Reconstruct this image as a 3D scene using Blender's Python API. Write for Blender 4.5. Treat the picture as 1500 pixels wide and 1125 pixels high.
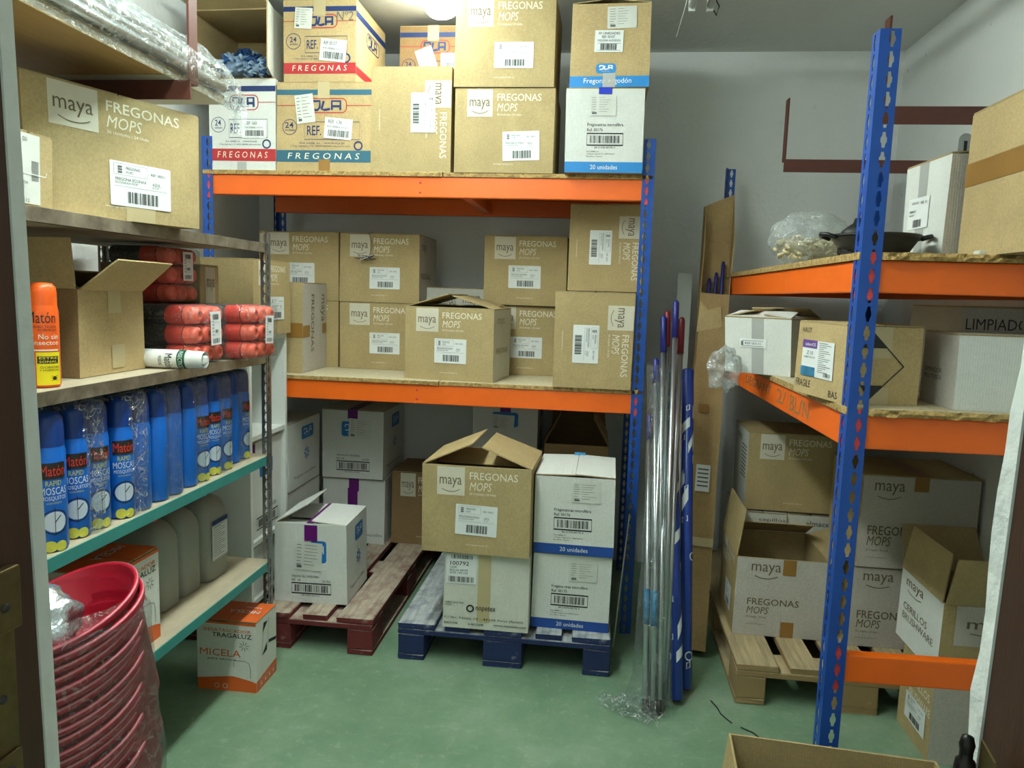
import bpy, bmesh, math, random
from mathutils import Vector, Matrix, noise

for o in list(bpy.data.objects):
    bpy.data.objects.remove(o)
SC = bpy.context.scene
COL = SC.collection
PI = math.pi
rnd = random.Random(7)

# ------------------------------------------------------------------ camera
cam_d = bpy.data.cameras.new('camera'); cam = bpy.data.objects.new('camera', cam_d); COL.objects.link(cam)
cam_d.sensor_width = 36.0; cam_d.lens = 36.0 * 1090.0 / 1500.0; cam_d.clip_start = 0.02
cam.matrix_world = Matrix(((0.99235751, -0.04487559, 0.11494678, 0.0),
                           (0.11942631, 0.11490258, -0.98617177, 0.0),
                           (0.03104736, 0.99236262, 0.11938377, 1.39),
                           (0, 0, 0, 1)))
SC.camera = cam
# ------------------------------------------------------------------ world and exposure
wd = bpy.data.worlds.new('world'); SC.world = wd; wd.use_nodes = True
bg = wd.node_tree.nodes['Background']
bg.inputs[0].default_value = (0.80, 0.95, 0.85, 1); bg.inputs[1].default_value = 0.36   # dim hall behind the doorway
LAMP_POWER = 20.0           # emission of the ceiling diffuser
SC.view_settings.view_transform = 'Standard'; SC.view_settings.look = 'None'
SC.view_settings.exposure = 0.75; SC.view_settings.gamma = 1.0
SC.view_settings.use_curve_mapping = False

# ------------------------------------------------------------------ materials
def lin(c):
    out = []
    for v in c:
        v = v / 255.0
        out.append(v / 12.92 if v <= 0.04045 else ((v + 0.055) / 1.055) ** 2.4)
    return (out[0], out[1], out[2], 1.0)
MATS = {}
def mk(name):
    m = bpy.data.materials.new(name); m.use_nodes = True
    nt = m.node_tree; b = nt.nodes['Principled BSDF']
    MATS[name] = m
    return m, nt, b
def nd(nt, typ, **kw):
    n = nt.nodes.new(typ)
    for k, v in kw.items():
        if hasattr(n, k): setattr(n, k, v)
        else: n.inputs[k].default_value = v
    return n
def L(nt, a, b): nt.links.new(a, b)
def plain(name, rgb, rough=0.6, metal=0.0, var=0.0, vscale=6.0, bump=0.0, bscale=60.0, stretch=(1, 1, 1), second=None, spec=0.5, coat=0.0):
    m, nt, b = mk(name)
    b.inputs['Roughness'].default_value = rough; b.inputs['Metallic'].default_value = metal
    b.inputs['Specular IOR Level'].default_value = spec
    if coat: b.inputs['Coat Weight'].default_value = coat
    b.inputs['Base Color'].default_value = lin(rgb)
    if var or bump:
        tc = nd(nt, 'ShaderNodeTexCoord'); mp = nd(nt, 'ShaderNodeMapping'); mp.inputs['Scale'].default_value = stretch
        L(nt, tc.outputs['Object'], mp.inputs['Vector'])
    if var:
        n = nd(nt, 'ShaderNodeTexNoise', Scale=vscale, Detail=6.0, Roughness=0.65); L(nt, mp.outputs[0], n.inputs['Vector'])
        r = nd(nt, 'ShaderNodeValToRGB'); r.color_ramp.elements[0].position = 0.3; r.color_ramp.elements[1].position = 0.7
        c = lin(rgb); s = lin(second) if second else None
        r.color_ramp.elements[0].color = s if s else tuple(x * (1 - var) for x in c[:3]) + (1,)
        r.color_ramp.elements[1].color = tuple(min(1, x * (1 + (0 if s else var))) for x in c[:3]) + (1,)
        L(nt, n.outputs['Fac'], r.inputs[0]); L(nt, r.outputs[0], b.inputs['Base Color'])
    if bump:
        n2 = nd(nt, 'ShaderNodeTexNoise', Scale=bscale, Detail=5.0); L(nt, mp.outputs[0], n2.inputs['Vector'])
        bp = nd(nt, 'ShaderNodeBump', Strength=bump, Distance=0.01); L(nt, n2.outputs['Fac'], bp.inputs['Height']); L(nt, bp.outputs[0], b.inputs['Normal'])
    return m
def cardboard(name, rgb, var=0.10, flute=0.10, rough=0.75):
    m, nt, b = mk(name)
    b.inputs['Roughness'].default_value = rough; b.inputs['Specular IOR Level'].default_value = 0.25
    tc = nd(nt, 'ShaderNodeTexCoord')
    n = nd(nt, 'ShaderNodeTexNoise', Scale=5.0, Detail=8.0, Roughness=0.7); L(nt, tc.outputs['Object'], n.inputs['Vector'])
    r = nd(nt, 'ShaderNodeValToRGB'); r.color_ramp.elements[0].position = 0.32; r.color_ramp.elements[1].position = 0.68
    c = lin(rgb)
    r.color_ramp.elements[0].color = tuple(x * (1 - var) for x in c[:3]) + (1,)
    r.color_ramp.elements[1].color = tuple(min(1, x * (1 + var)) for x in c[:3]) + (1,)
    L(nt, n.outputs['Fac'], r.inputs[0])
    f = nd(nt, 'ShaderNodeTexNoise', Scale=160.0, Detail=3.0); L(nt, tc.outputs['Object'], f.inputs['Vector'])
    mx = nd(nt, 'ShaderNodeMix', data_type='RGBA', blend_type='OVERLAY'); mx.inputs[0].default_value = 0.22
    L(nt, r.outputs[0], mx.inputs[6]); L(nt, f.outputs['Fac'], mx.inputs[7]); L(nt, mx.outputs[2], b.inputs['Base Color'])
    w = nd(nt, 'ShaderNodeTexWave', Scale=52.0, Distortion=1.2, Detail=2.0); w.bands_direction = 'X'
    L(nt, tc.outputs['Object'], w.inputs['Vector'])
    n3 = nd(nt, 'ShaderNodeTexNoise', Scale=9.0, Detail=2.0); L(nt, tc.outputs['Object'], n3.inputs['Vector'])
    ad = nd(nt, 'ShaderNodeMath', operation='MULTIPLY_ADD'); L(nt, w.outputs['Fac'], ad.inputs[0]); ad.inputs[1].default_value = 0.05; L(nt, n3.outputs['Fac'], ad.inputs[2])
    bp = nd(nt, 'ShaderNodeBump', Strength=flute * 2.2, Distance=0.02); L(nt, ad.outputs[0], bp.inputs['Height']); L(nt, bp.outputs[0], b.inputs['Normal'])
    return m
def film(name, tint=(235, 240, 240), base=0.05, edge=0.45, rough=0.12, bscale=22.0, bstr=0.8, milk=0.0, crease_glint=0.3):
    m, nt, b = mk(name); nt.nodes.remove(b); out = nt.nodes['Material Output']
    tr = nd(nt, 'ShaderNodeBsdfTransparent'); tr.inputs[0].default_value = lin(tint)
    gl = nd(nt, 'ShaderNodeBsdfGlossy'); gl.inputs['Roughness'].default_value = rough; gl.inputs[0].default_value = (0.95, 0.97, 0.97, 1)
    df = nd(nt, 'ShaderNodeBsdfDiffuse'); df.inputs[0].default_value = (0.8, 0.82, 0.82, 1)
    tc = nd(nt, 'ShaderNodeTexCoord')
    n = nd(nt, 'ShaderNodeTexNoise', Scale=bscale, Detail=4.0, Roughness=0.55, Distortion=1.5); L(nt, tc.outputs['Object'], n.inputs['Vector'])
    bp = nd(nt, 'ShaderNodeBump', Strength=bstr, Distance=0.02); L(nt, n.outputs['Fac'], bp.inputs['Height'])
    L(nt, bp.outputs[0], gl.inputs['Normal'])
    lw = nd(nt, 'ShaderNodeLayerWeight', Blend=0.35); L(nt, bp.outputs[0], lw.inputs['Normal'])
    ma = nd(nt, 'ShaderNodeMath', operation='MULTIPLY_ADD'); L(nt, lw.outputs['Facing'], ma.inputs[0]); ma.inputs[1].default_value = edge; ma.inputs[2].default_value = base
    ma.use_clamp = True
    n4 = nd(nt, 'ShaderNodeTexNoise', Scale=bscale * .8, Detail=3.0, Distortion=2.5); L(nt, tc.outputs['Object'], n4.inputs['Vector'])
    rg = nd(nt, 'ShaderNodeMath', operation='SUBTRACT'); L(nt, n4.outputs['Fac'], rg.inputs[0]); rg.inputs[1].default_value = .5
    ab = nd(nt, 'ShaderNodeMath', operation='ABSOLUTE'); L(nt, rg.outputs[0], ab.inputs[0])
    mr = nd(nt, 'ShaderNodeMapRange'); mr.inputs['From Min'].default_value = .022; mr.inputs['From Max'].default_value = 0.0; mr.inputs['To Max'].default_value = crease_glint; L(nt, ab.outputs[0], mr.inputs['Value'])  # whitish streaks along noise lines paint the film's crumple highlights
    mA = nd(nt, 'ShaderNodeMath', operation='ADD'); L(nt, ma.outputs[0], mA.inputs[0]); L(nt, mr.outputs[0], mA.inputs[1]); mA.use_clamp = True; ma = mA
    gm = nd(nt, 'ShaderNodeMixShader'); gm.inputs[0].default_value = 0.35; L(nt, gl.outputs[0], gm.inputs[1]); L(nt, df.outputs[0], gm.inputs[2])
    ms = nd(nt, 'ShaderNodeMixShader'); L(nt, ma.outputs[0], ms.inputs[0]); L(nt, tr.outputs[0], ms.inputs[1]); L(nt, gm.outputs[0], ms.inputs[2])
    ms2 = nd(nt, 'ShaderNodeMixShader'); ms2.inputs[0].default_value = milk; L(nt, ms.outputs[0], ms2.inputs[1]); L(nt, df.outputs[0], ms2.inputs[2])
    L(nt, ms2.outputs[0], out.inputs['Surface'])
    return m
def worn_wood(name, paint, wood, lo=0.35, hi=0.75, amount=1.0, axis=(18, 1.5, 18)):
    # paint on the sides, rubbed through to grey wood on the trodden top
    m, nt, b = mk(name); b.inputs['Roughness'].default_value = 0.8
    tc = nd(nt, 'ShaderNodeTexCoord'); mp = nd(nt, 'ShaderNodeMapping'); mp.inputs['Scale'].default_value = axis
    L(nt, tc.outputs['Object'], mp.inputs[0])
    n = nd(nt, 'ShaderNodeTexNoise', Scale=3.0, Detail=8.0, Roughness=0.7); L(nt, mp.outputs[0], n.inputs['Vector'])
    r = nd(nt, 'ShaderNodeValToRGB'); w = lin(wood)
    r.color_ramp.elements[0].position = 0.3; r.color_ramp.elements[1].position = 0.72
    r.color_ramp.elements[0].color = tuple(x * 0.55 for x in w[:3]) + (1,); r.color_ramp.elements[1].color = tuple(min(1, x * 1.2) for x in w[:3]) + (1,)
    L(nt, n.outputs['Fac'], r.inputs[0])
    g = nd(nt, 'ShaderNodeNewGeometry'); sx = nd(nt, 'ShaderNodeSeparateXYZ'); L(nt, g.outputs['Normal'], sx.inputs[0])
    n2 = nd(nt, 'ShaderNodeTexNoise', Scale=14.0, Detail=7.0, Roughness=0.7); L(nt, tc.outputs['Object'], n2.inputs['Vector'])
    s = nd(nt, 'ShaderNodeMath', operation='MULTIPLY_ADD'); L(nt, sx.outputs['Z'], s.inputs[0]); s.inputs[1].default_value = 0.42 * amount
    L(nt, n2.outputs['Fac'], s.inputs[2])
    mr = nd(nt, 'ShaderNodeMapRange'); mr.inputs['From Min'].default_value = 0.62; mr.inputs['From Max'].default_value = 0.95
    L(nt, s.outputs[0], mr.inputs['Value'])
    mx = nd(nt, 'ShaderNodeMix', data_type='RGBA'); L(nt, mr.outputs[0], mx.inputs[0]); mx.inputs[6].default_value = lin(paint); L(nt, r.outputs[0], mx.inputs[7])
    L(nt, mx.outputs[2], b.inputs['Base Color'])
    bp = nd(nt, 'ShaderNodeBump', Strength=0.35, Distance=0.01); L(nt, n.outputs['Fac'], bp.inputs['Height']); L(nt, bp.outputs[0], b.inputs['Normal'])
    return m
def osb(name, a, c, scale=60.0):
    m, nt, b = mk(name); b.inputs['Roughness'].default_value = 0.85
    tc = nd(nt, 'ShaderNodeTexCoord'); mp = nd(nt, 'ShaderNodeMapping'); mp.inputs['Scale'].default_value = (1, 1.8, 1.4); L(nt, tc.outputs['Object'], mp.inputs[0])
    v = nd(nt, 'ShaderNodeTexVoronoi', Scale=scale); L(nt, mp.outputs[0], v.inputs['Vector'])
    n = nd(nt, 'ShaderNodeTexNoise', Scale=scale * 2.2, Detail=4.0); L(nt, mp.outputs[0], n.inputs['Vector'])
    ad = nd(nt, 'ShaderNodeMath', operation='MULTIPLY_ADD'); L(nt, v.outputs['Color'], ad.inputs[0]); ad.inputs[1].default_value = 0.5; L(nt, n.outputs['Fac'], ad.inputs[2])
    r = nd(nt, 'ShaderNodeValToRGB'); r.color_ramp.elements[0].position = 0.35; r.color_ramp.elements[1].position = 0.95
    r.color_ramp.elements[0].color = lin(a); r.color_ramp.elements[1].color = lin(c); L(nt, ad.outputs[0], r.inputs[0]); L(nt, r.outputs[0], b.inputs['Base Color'])
    bp = nd(nt, 'ShaderNodeBump', Strength=0.4, Distance=0.01); L(nt, ad.outputs[0], bp.inputs['Height']); L(nt, bp.outputs[0], b.inputs['Normal'])
    return m

kraft = cardboard('kraft', (174, 154, 110)); kraft_in = cardboard('kraft_in', (166, 146, 104)); kraft_dla = cardboard('kraft_dla', (184, 161, 116))
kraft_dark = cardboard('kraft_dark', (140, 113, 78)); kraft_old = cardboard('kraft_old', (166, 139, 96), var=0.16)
white_card = cardboard('white_card', (212, 214, 208), var=0.04); white_worn = cardboard('white_worn', (206, 206, 194), var=0.07)
grey_card = cardboard('grey_card', (188, 182, 172), var=0.05)
label_white = plain('label_white', (224, 228, 226), 0.5, var=0.03, vscale=12); paper = plain('paper', (206, 208, 200), 0.7, var=0.06, vscale=15)
ink = plain('ink', (32, 33, 34), 0.6); ink_grey = plain('ink_grey', (95, 97, 96), 0.6)
pr_white = plain('pr_white', (224, 218, 196), 0.7); pr_panel = plain('pr_panel', (206, 200, 180), 0.7, var=0.04, vscale=20); pr_brown = plain('pr_brown', (104, 92, 66), 0.7)
pr_tan = plain('pr_tan', (150, 138, 104), 0.7)
navy = plain('navy', (24, 48, 100), 0.6); dla_red = plain('dla_red', (178, 42, 46), 0.6, var=0.06); dla_teal = plain('dla_teal', (44, 98, 118), 0.6, var=0.06)
dla_blue = plain('dla_blue', (22, 112, 184), 0.5); band_blue = plain('band_blue', (28, 130, 200), 0.5, var=0.04); band_navy = plain('band_navy', (26, 72, 152), 0.5, var=0.04)
tape_clear = plain('tape_clear', (186, 170, 130), 0.3, var=0.04); tape_brown = plain('tape_brown', (150, 110, 52), 0.3, var=0.06); tape_purple = plain('tape_purple', (100, 22, 112), 0.3, var=0.08)
tape_grey = plain('tape_grey', (170, 172, 168), 0.35, var=0.04); tape_blue = plain('tape_blue', (26, 52, 190), 0.35); tape_sky = plain('tape_sky', (70, 150, 205), 0.35)
orange_paint = plain('orange_paint', (242, 106, 18), 0.42, var=0.05, vscale=9); blue_paint = plain('blue_paint', (20, 74, 160), 0.4, var=0.06, vscale=12)
zinc = plain('zinc', (150, 152, 150), 0.4, 0.85, var=0.15, vscale=30); steel_dark = plain('steel_dark', (62, 58, 54), 0.5, 0.5, var=0.25, vscale=25)
teal_paint = plain('teal_paint', (58, 140, 134), 0.45, var=0.08, vscale=20); brown_paint = plain('brown_paint', (82, 42, 32), 0.45, var=0.1, vscale=30)
red_clip = plain('red_clip', (214, 70, 70), 0.4)
osb_edge = osb('osb_edge', (96, 72, 36), (196, 164, 102), 70.0); chip_top = osb('chip_top', (186, 172, 136), (214, 202, 168), 120.0)
ply = plain('ply', (190, 152, 98), 0.6, var=0.10, vscale=5, stretch=(8, 1, 8), bump=0.05); shelf_grey = plain('shelf_grey', (176, 164, 138), 0.7, var=0.14, vscale=8, stretch=(3, 1, 1), bump=0.06)
edge_worn = plain('edge_worn', (168, 158, 138), 0.35, 0.35, var=0.35, vscale=11, second=(90, 80, 66))
melamine = plain('melamine', (222, 226, 220), 0.45, var=0.02, vscale=4); white_board = plain('white_board', (206, 202, 186), 0.6, var=0.04)
brass = plain('brass', (118, 102, 66), 0.4, 0.8, var=0.25, vscale=25); dark_metal = plain('dark_metal', (48, 46, 44), 0.35, 0.8, var=0.2, vscale=30)
black_pl = plain('black_pl', (22, 22, 24), 0.4); white_pl = plain('white_pl', (226, 228, 224), 0.4, spec=0.5); grey_pl = plain('grey_pl', (150, 152, 142), 0.5, var=0.05, vscale=10)
alu = plain('alu', (205, 208, 210), 0.28, 0.95, var=0.05, vscale=20)
cap_blue = plain('cap_blue', (32, 36, 112), 0.4); cap_green = plain('cap_green', (18, 86, 58), 0.4); cap_red = plain('cap_red', (110, 20, 36), 0.4)
bucket_red = plain('bucket_red', (178, 22, 46), 0.38, var=0.08, vscale=14); rim_glint = plain('rim_glint', (214, 120, 130), 0.3)
can_blue = plain('can_blue', (18, 106, 204), 0.3, var=0.05, vscale=9); can_cap_shade = plain('can_cap_shade', (16, 58, 132), 0.35); lemon = plain('lemon', (196, 194, 74), 0.5, var=0.15, vscale=50); dial = plain('dial', (196, 208, 220), 0.5)
can_orange = plain('can_orange', (240, 96, 28), 0.35); can_yellow = plain('can_yellow', (236, 214, 24), 0.4); can_red = plain('can_red', (214, 52, 32), 0.5)
cap_coral = plain('cap_coral', (248, 98, 70), 0.38, var=0.05, vscale=15); can_black = plain('can_black', (44, 34, 30), 0.35, var=0.2, vscale=18)
mic_orange = plain('mic_orange', (222, 100, 38), 0.5, var=0.04); mic_white = cardboard('mic_white', (218, 218, 208), var=0.03, flute=0.04)
print_violet = plain('print_violet', (106, 70, 150), 0.5); print_aqua = plain('print_aqua', (60, 140, 180), 0.5, var=0.35, vscale=40, second=(30, 90, 130))
roll_blue = plain('roll_blue', (34, 62, 146), 0.3, var=0.12, vscale=16); roll_white = plain('roll_white', (206, 212, 216), 0.4)
mop_blue = plain('mop_blue', (44, 92, 156), 0.85, var=0.45, vscale=60); mop_pale = plain('mop_pale', (150, 178, 208), 0.85, var=0.35, vscale=70); mop_red = plain('mop_red', (160, 40, 52), 0.8); mop_cream = plain('mop_cream', (206, 190, 150), 0.85, var=0.3, vscale=50)
clear_film = film('clear_film', base=0.03, edge=0.15, rough=.07, bstr=1.0, crease_glint=.22); loose_film = film('loose_film', base=0.04, edge=0.18, milk=0.0, rough=.06, bstr=1.2, crease_glint=.8); bag_film = film('bag_film', base=0.08, edge=0.40, milk=0.08, bscale=30, crease_glint=.6, rough=.07)
crinkle = plain('crinkle', (190, 196, 198), 0.22, 0.75, bump=1.0, bscale=26)
smoke_film = film('smoke_film', tint=(150, 152, 150), base=0.12, edge=0.5, milk=0.08)
red_p = worn_wood('red_p', (104, 34, 34), (186, 170, 150), amount=1.0); blue_p = worn_wood('blue_p', (26, 42, 86), (182, 188, 188), amount=1.0); raw_p = worn_wood('raw_p', (150, 124, 84), (188, 168, 128), amount=1.4)
door_wood = plain('door_wood', (66, 40, 28), 0.4, var=0.25, vscale=4, stretch=(10, 10, 1), bump=0.08)

# ------------------------------------------------------------------ object helpers
def link(o, parent=None):
    COL.objects.link(o)
    if parent is not None: o.parent = parent
    return o
def meshobj(name, verts, faces, mats, parent=None, midx=None, smooth=False, loc=None, rot=None):
    me = bpy.data.meshes.new(name); me.from_pydata([tuple(v) for v in verts], [], faces)
    for m in (mats if isinstance(mats, (list, tuple)) else [mats]): me.materials.append(m)
    if midx:
        for p, i in zip(me.polygons, midx): p.material_index = i
    if smooth:
        for p in me.polygons: p.use_smooth = True
    me.update()
    o = bpy.data.objects.new(name, me); link(o, parent)
    if loc is not None: o.location = loc
    if rot is not None: o.rotation_euler = rot
    return o
def fin(name, bm, mats, parent=None, smooth=False, loc=None, rot=None):
    bmesh.ops.recalc_face_normals(bm, faces=bm.faces)
    me = bpy.data.meshes.new(name); bm.to_mesh(me); bm.free()
    for m in (mats if isinstance(mats, (list, tuple)) else [mats]): me.materials.append(m)
    if smooth:
        for p in me.polygons: p.use_smooth = True
    o = bpy.data.objects.new(name, me); link(o, parent)
    if loc is not None: o.location = loc
    if rot is not None: o.rotation_euler = rot
    return o
def share(name, data, parent=None, loc=None, rot=None, scale=None):
    o = bpy.data.objects.new(name, data); link(o, parent)
    if loc is not None: o.location = loc
    if rot is not None: o.rotation_euler = rot
    if scale is not None: o.scale = scale
    return o
def thing(name, label, cat, loc=(0, 0, 0), rz=0.0, group=None):
    o = bpy.data.objects.new(name, None); link(o); o.empty_display_size = 0.05
    o.location = loc; o.rotation_euler = (0, 0, rz)
    return tag(o, label, cat, group)
def tag(o, label, cat, group=None):
    o['label'] = label; o['category'] = cat
    if group: o['group'] = group
    return o
def struct(o): o['kind'] = 'structure'; return o
def add_box(bm, x0, y0, z0, x1, y1, z1, bevel=0.0):
    r = bmesh.ops.create_cube(bm, size=1.0)
    vs = r['verts']
    bmesh.ops.scale(bm, verts=vs, vec=(x1 - x0, y1 - y0, z1 - z0)); bmesh.ops.translate(bm, verts=vs, vec=((x0 + x1) / 2, (y0 + y1) / 2, (z0 + z1) / 2))
    if bevel:
        es = list({e for v in vs for e in v.link_edges}); bmesh.ops.bevel(bm, geom=es, offset=bevel, segments=2, affect='EDGES', profile=0.6)
def boxo(name, b, m, parent=None, bevel=0.0, **kw):
    bm = bmesh.new(); add_box(bm, *b, bevel=bevel); return fin(name, bm, m, parent, **kw)
def lathe(name, prof, m, parent=None, seg=20, loc=None, rot=None, data_only=False, mats=None, midx=None):
    vs, fs, mi = [], [], []
    for r, z in prof:
        for k in range(seg):
            a = 2 * PI * k / seg; vs.append((r * math.cos(a), r * math.sin(a), z))
    for i in range(len(prof) - 1):
        for k in range(seg):
            k2 = (k + 1) % seg; fs.append((i * seg + k, i * seg + k2, (i + 1) * seg + k2, (i + 1) * seg + k)); mi.append(midx[i] if midx else 0)
    o = meshobj(name, vs, fs, mats or m, parent, mi, True, loc, rot)
    return o
def tube_geo(pts, r, seg=8, caps=True):
    vs, fs = [], []
    n = len(pts); pts = [Vector(p) for p in pts]
    up = Vector((0.13, 0.21, 0.97))
    for i, p in enumerate(pts):
        t = (pts[min(i + 1, n - 1)] - pts[max(i - 1, 0)]).normalized()
        a = t.cross(up)
        if a.length < 1e-3: a = t.cross(Vector((1, 0, 0)))
        a.normalize(); b = t.cross(a).normalized()
        rr = r[i] if isinstance(r, (list, tuple)) else r
        for k in range(seg):
            an = 2 * PI * k / seg; vs.append(p + a * (rr * math.cos(an)) + b * (rr * math.sin(an)))
    for i in range(n - 1):
        for k in range(seg):
            k2 = (k + 1) % seg; fs.append((i * seg + k, i * seg + k2, (i + 1) * seg + k2, (i + 1) * seg + k))
    if caps: fs.append(tuple(range(seg))[::-1]); fs.append(tuple((n - 1) * seg + k for k in range(seg)))
    return vs, fs
def tube(name, pts, r, m, parent=None, seg=8, smooth=True):
    vs, fs = tube_geo(pts, r, seg); return meshobj(name, vs, fs, m, parent, smooth=smooth)

# ------------------------------------------------------------------ lettering
TG = {}
def text_geo(s, bold=0.0, italic=0.0):
    key = (s, bold, italic)
    if key in TG: return TG[key]
    cu = bpy.data.curves.new('t', 'FONT'); cu.body = s; cu.size = 1.0; cu.resolution_u = 2; cu.offset = 0.0 if 'M' in s else min(bold * .45, .007); cu.shear = italic; cu.fill_mode = 'FRONT'
    ob = bpy.data.objects.new('t', cu); COL.objects.link(ob)
    bpy.context.view_layer.update()
    me = bpy.data.meshes.new_from_object(ob.evaluated_get(bpy.context.evaluated_depsgraph_get()))
    vs = [(v.co.x, v.co.y) for v in me.vertices]; fs = [tuple(p.vertices) for p in me.polygons]
    bpy.data.objects.remove(ob); bpy.data.curves.remove(cu); bpy.data.meshes.remove(me)
    if not vs: TG[key] = ([], []); return TG[key]
    x0 = min(v[0] for v in vs); x1 = max(v[0] for v in vs); y0 = min(v[1] for v in vs); y1 = max(v[1] for v in vs)
    TG[key] = ([((x - x0) / (x1 - x0), (y - y0) / max(1e-6, y1 - y0)) for x, y in vs], fs)
    return TG[key]

class Flat:
    """A rectangular face; pt(u, v, layer) in the owner's local space. W, T are its size in metres."""
    def __init__(s, O, U, V, N, warp=None, rot=0):
        O, U, V, N = Vector(O), Vector(U), Vector(V), Vector(N)
        for _ in range(rot % 4): O, U, V = O + V, -V, U      # each step turns the writing clockwise
        s.O, s.U, s.V, s.N, s.warp = O, U, V, N.normalized(), warp; s.W = U.length; s.T = V.length
    def pt(s, u, v, l):
        p = s.O + s.U * u + s.V * v
        if s.warp: p = s.warp(p)
        return p + s.N * (0.0007 * l)
class Sub:
    def __init__(s, f, u0, v0, u1, v1, tilt=0.0):
        s.f = f; s.W = (u1 - u0) * f.W; s.T = (v1 - v0) * f.T; s.cu = (u0 + u1) / 2; s.cv = (v0 + v1) / 2; s.a = math.radians(tilt)
    def pt(s, u, v, l):
        x = (u - 0.5) * s.W; y = (v - 0.5) * s.T; c, n = math.cos(s.a), math.sin(s.a)
        return s.f.pt(s.cu + (x * c - y * n) / s.f.W, s.cv + (x * n + y * c) / s.f.T, l)
class Cyl:
    def __init__(s, r, z0, z1, a0, a1):
        s.r, s.z0, s.z1, s.a0, s.a1 = r, z0, z1, a0, a1; s.W = r * abs(a1 - a0); s.T = z1 - z0
    def pt(s, u, v, l):
        a = s.a0 + (s.a1 - s.a0) * u; r = s.r + 0.0005 * l
        return Vector((r * math.cos(a), r * math.sin(a), s.z0 + (s.z1 - s.z0) * v))
class Geo:
    def __init__(s, face, layer=1): s.f, s.l, s.v, s.p = face, layer, [], []
    def rect(s, u0, v0, u1, v1, n=1, m=1):
        b = len(s.v)
        for j in range(m + 1):
            for i in range(n + 1): s.v.append(s.f.pt(u0 + (u1 - u0) * i / n, v0 + (v1 - v0) * j / m, s.l))
        for j in range(m):
            for i in range(n): q = b + j * (n + 1) + i; s.p.append((q, q + 1, q + n + 2, q + n + 1))
        return s
    def poly(s, pts):
        b = len(s.v); s.v += [s.f.pt(u, v, s.l) for u, v in pts]; s.p.append(tuple(range(b, b + len(pts)))); return s
    def text(s, t, u0, v0, u1, v1, bold=0.0, it=0.0):
        vs, fs = text_geo(t, bold, it); b = len(s.v)
        s.v += [s.f.pt(u0 + (u1 - u0) * x, v0 + (v1 - v0) * y, s.l) for x, y in vs]; s.p += [tuple(b + i for i in f) for f in fs]; return s
    def line(s, pts, w, closed=False):
        W, T = s.f.W, s.f.T; q = [Vector((u * W, v * T)) for u, v in pts]; n = len(q); b = len(s.v)
        for i in range(n):
            a = q[(i - 1) % n] if (closed or i > 0) else q[i]; c = q[(i + 1) % n] if (closed or i < n - 1) else q[i]
            d = (c - a).normalized(); nn = Vector((-d.y, d.x)) * (w / 2)
            for sgn in (-1, 1): p = q[i] + nn * sgn; s.v.append(s.f.pt(p.x / W, p.y / T, s.l))
        for i in range(n if closed else n - 1):
            j = (i + 1) % n; s.p.append((b + 2 * i, b + 2 * j, b + 2 * j + 1, b + 2 * i + 1))
        return s
    def ring(s, u0, v0, u1, v1, w, rad=0.0):
        return s.line(rrect(s.f, u0, v0, u1, v1, rad), w, True)
    def disc(s, u, v, r, n=18):
        if isinstance(s.f, Cyl):
            b = len(s.v); R, K = 8, 6; W, T = s.f.W, s.f.T
            for j in range(R + 1):
                y = -math.cos(PI * j / R) * r; hw = math.sqrt(max(0, r * r - y * y))
                for i in range(K + 1): s.v.append(s.f.pt(u + hw * (2 * i / K - 1) / W, v + y / T, s.l))
            for j in range(R):
                for i in range(K): q = b + j * (K + 1) + i; s.p.append((q, q + 1, q + K + 2, q + K + 1))
            return s
        return s.poly([(u + r * math.cos(2 * PI * k / n) / s.f.W, v + r * math.sin(2 * PI * k / n) / s.f.T) for k in range(n)])
    def circ(s, u, v, r, w, n=20): return s.line([(u + r * math.cos(2 * PI * k / n) / s.f.W, v + r * math.sin(2 * PI * k / n) / s.f.T) for k in range(n)], w, True)
    def bars(s, u0, v0, u1, v1, n=26, seed=1):
        r = random.Random(seed); ws = [r.choice((1, 1, 2, 3)) for _ in range(2 * n)]; t = sum(ws); x = 0
        for i, w in enumerate(ws):
            if i % 2 == 0: s.rect(u0 + (u1 - u0) * x / t, v0, u0 + (u1 - u0) * (x + w) / t, v1)
            x += w
        return s
    def done(s, name, m, parent):
        # print that lies far apart on a face becomes separate parts
        n = len(s.v); par = list(range(n))
        def root(i):
            while par[i] != i: par[i] = par[par[i]]; i = par[i]
            return i
        for f in s.p:
            a = root(f[0])
            for i in f[1:]: par[root(i)] = a
        isl = {}
        for i in range(n): isl.setdefault(root(i), []).append(i)
        keys = list(isl); bx = []
        for k in keys:
            vv = [s.v[i] for i in isl[k]]; lo = [min(v[c] for v in vv) for c in range(3)]; hi = [max(v[c] for v in vv) for c in range(3)]; bx.append((lo, hi, max(hi[c] - lo[c] for c in range(3))))
        g = list(range(len(keys)))
        def gr(i):
            while g[i] != i: g[i] = g[g[i]]; i = g[i]
            return i
        for a in range(len(keys)):
            la, ha, sa = bx[a]
            for b_ in range(a):
                if gr(a) == gr(b_): continue
                lb, hb, sb = bx[b_]; d2 = 0.0
                for c in range(3): d_ = max(0.0, la[c] - hb[c], lb[c] - ha[c]); d2 += d_ * d_
                if d2 ** .5 <= .75 * max(.02, .5 * max(sa, sb)): g[gr(a)] = gr(b_)
        grp = {}
        for i, k in enumerate(keys): grp.setdefault(gr(i), []).extend(isl[k])
        if len(grp) == 1: return meshobj(name, s.v, s.p, m, parent)
        first = None
        for idx in sorted(grp.values(), key=len, reverse=True):
            mp = {i: j for j, i in enumerate(idx)}; o = meshobj(name, [s.v[i] for i in idx], [tuple(mp[i] for i in f) for f in s.p if f[0] in mp], m, parent); first = first or o
        return first
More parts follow.
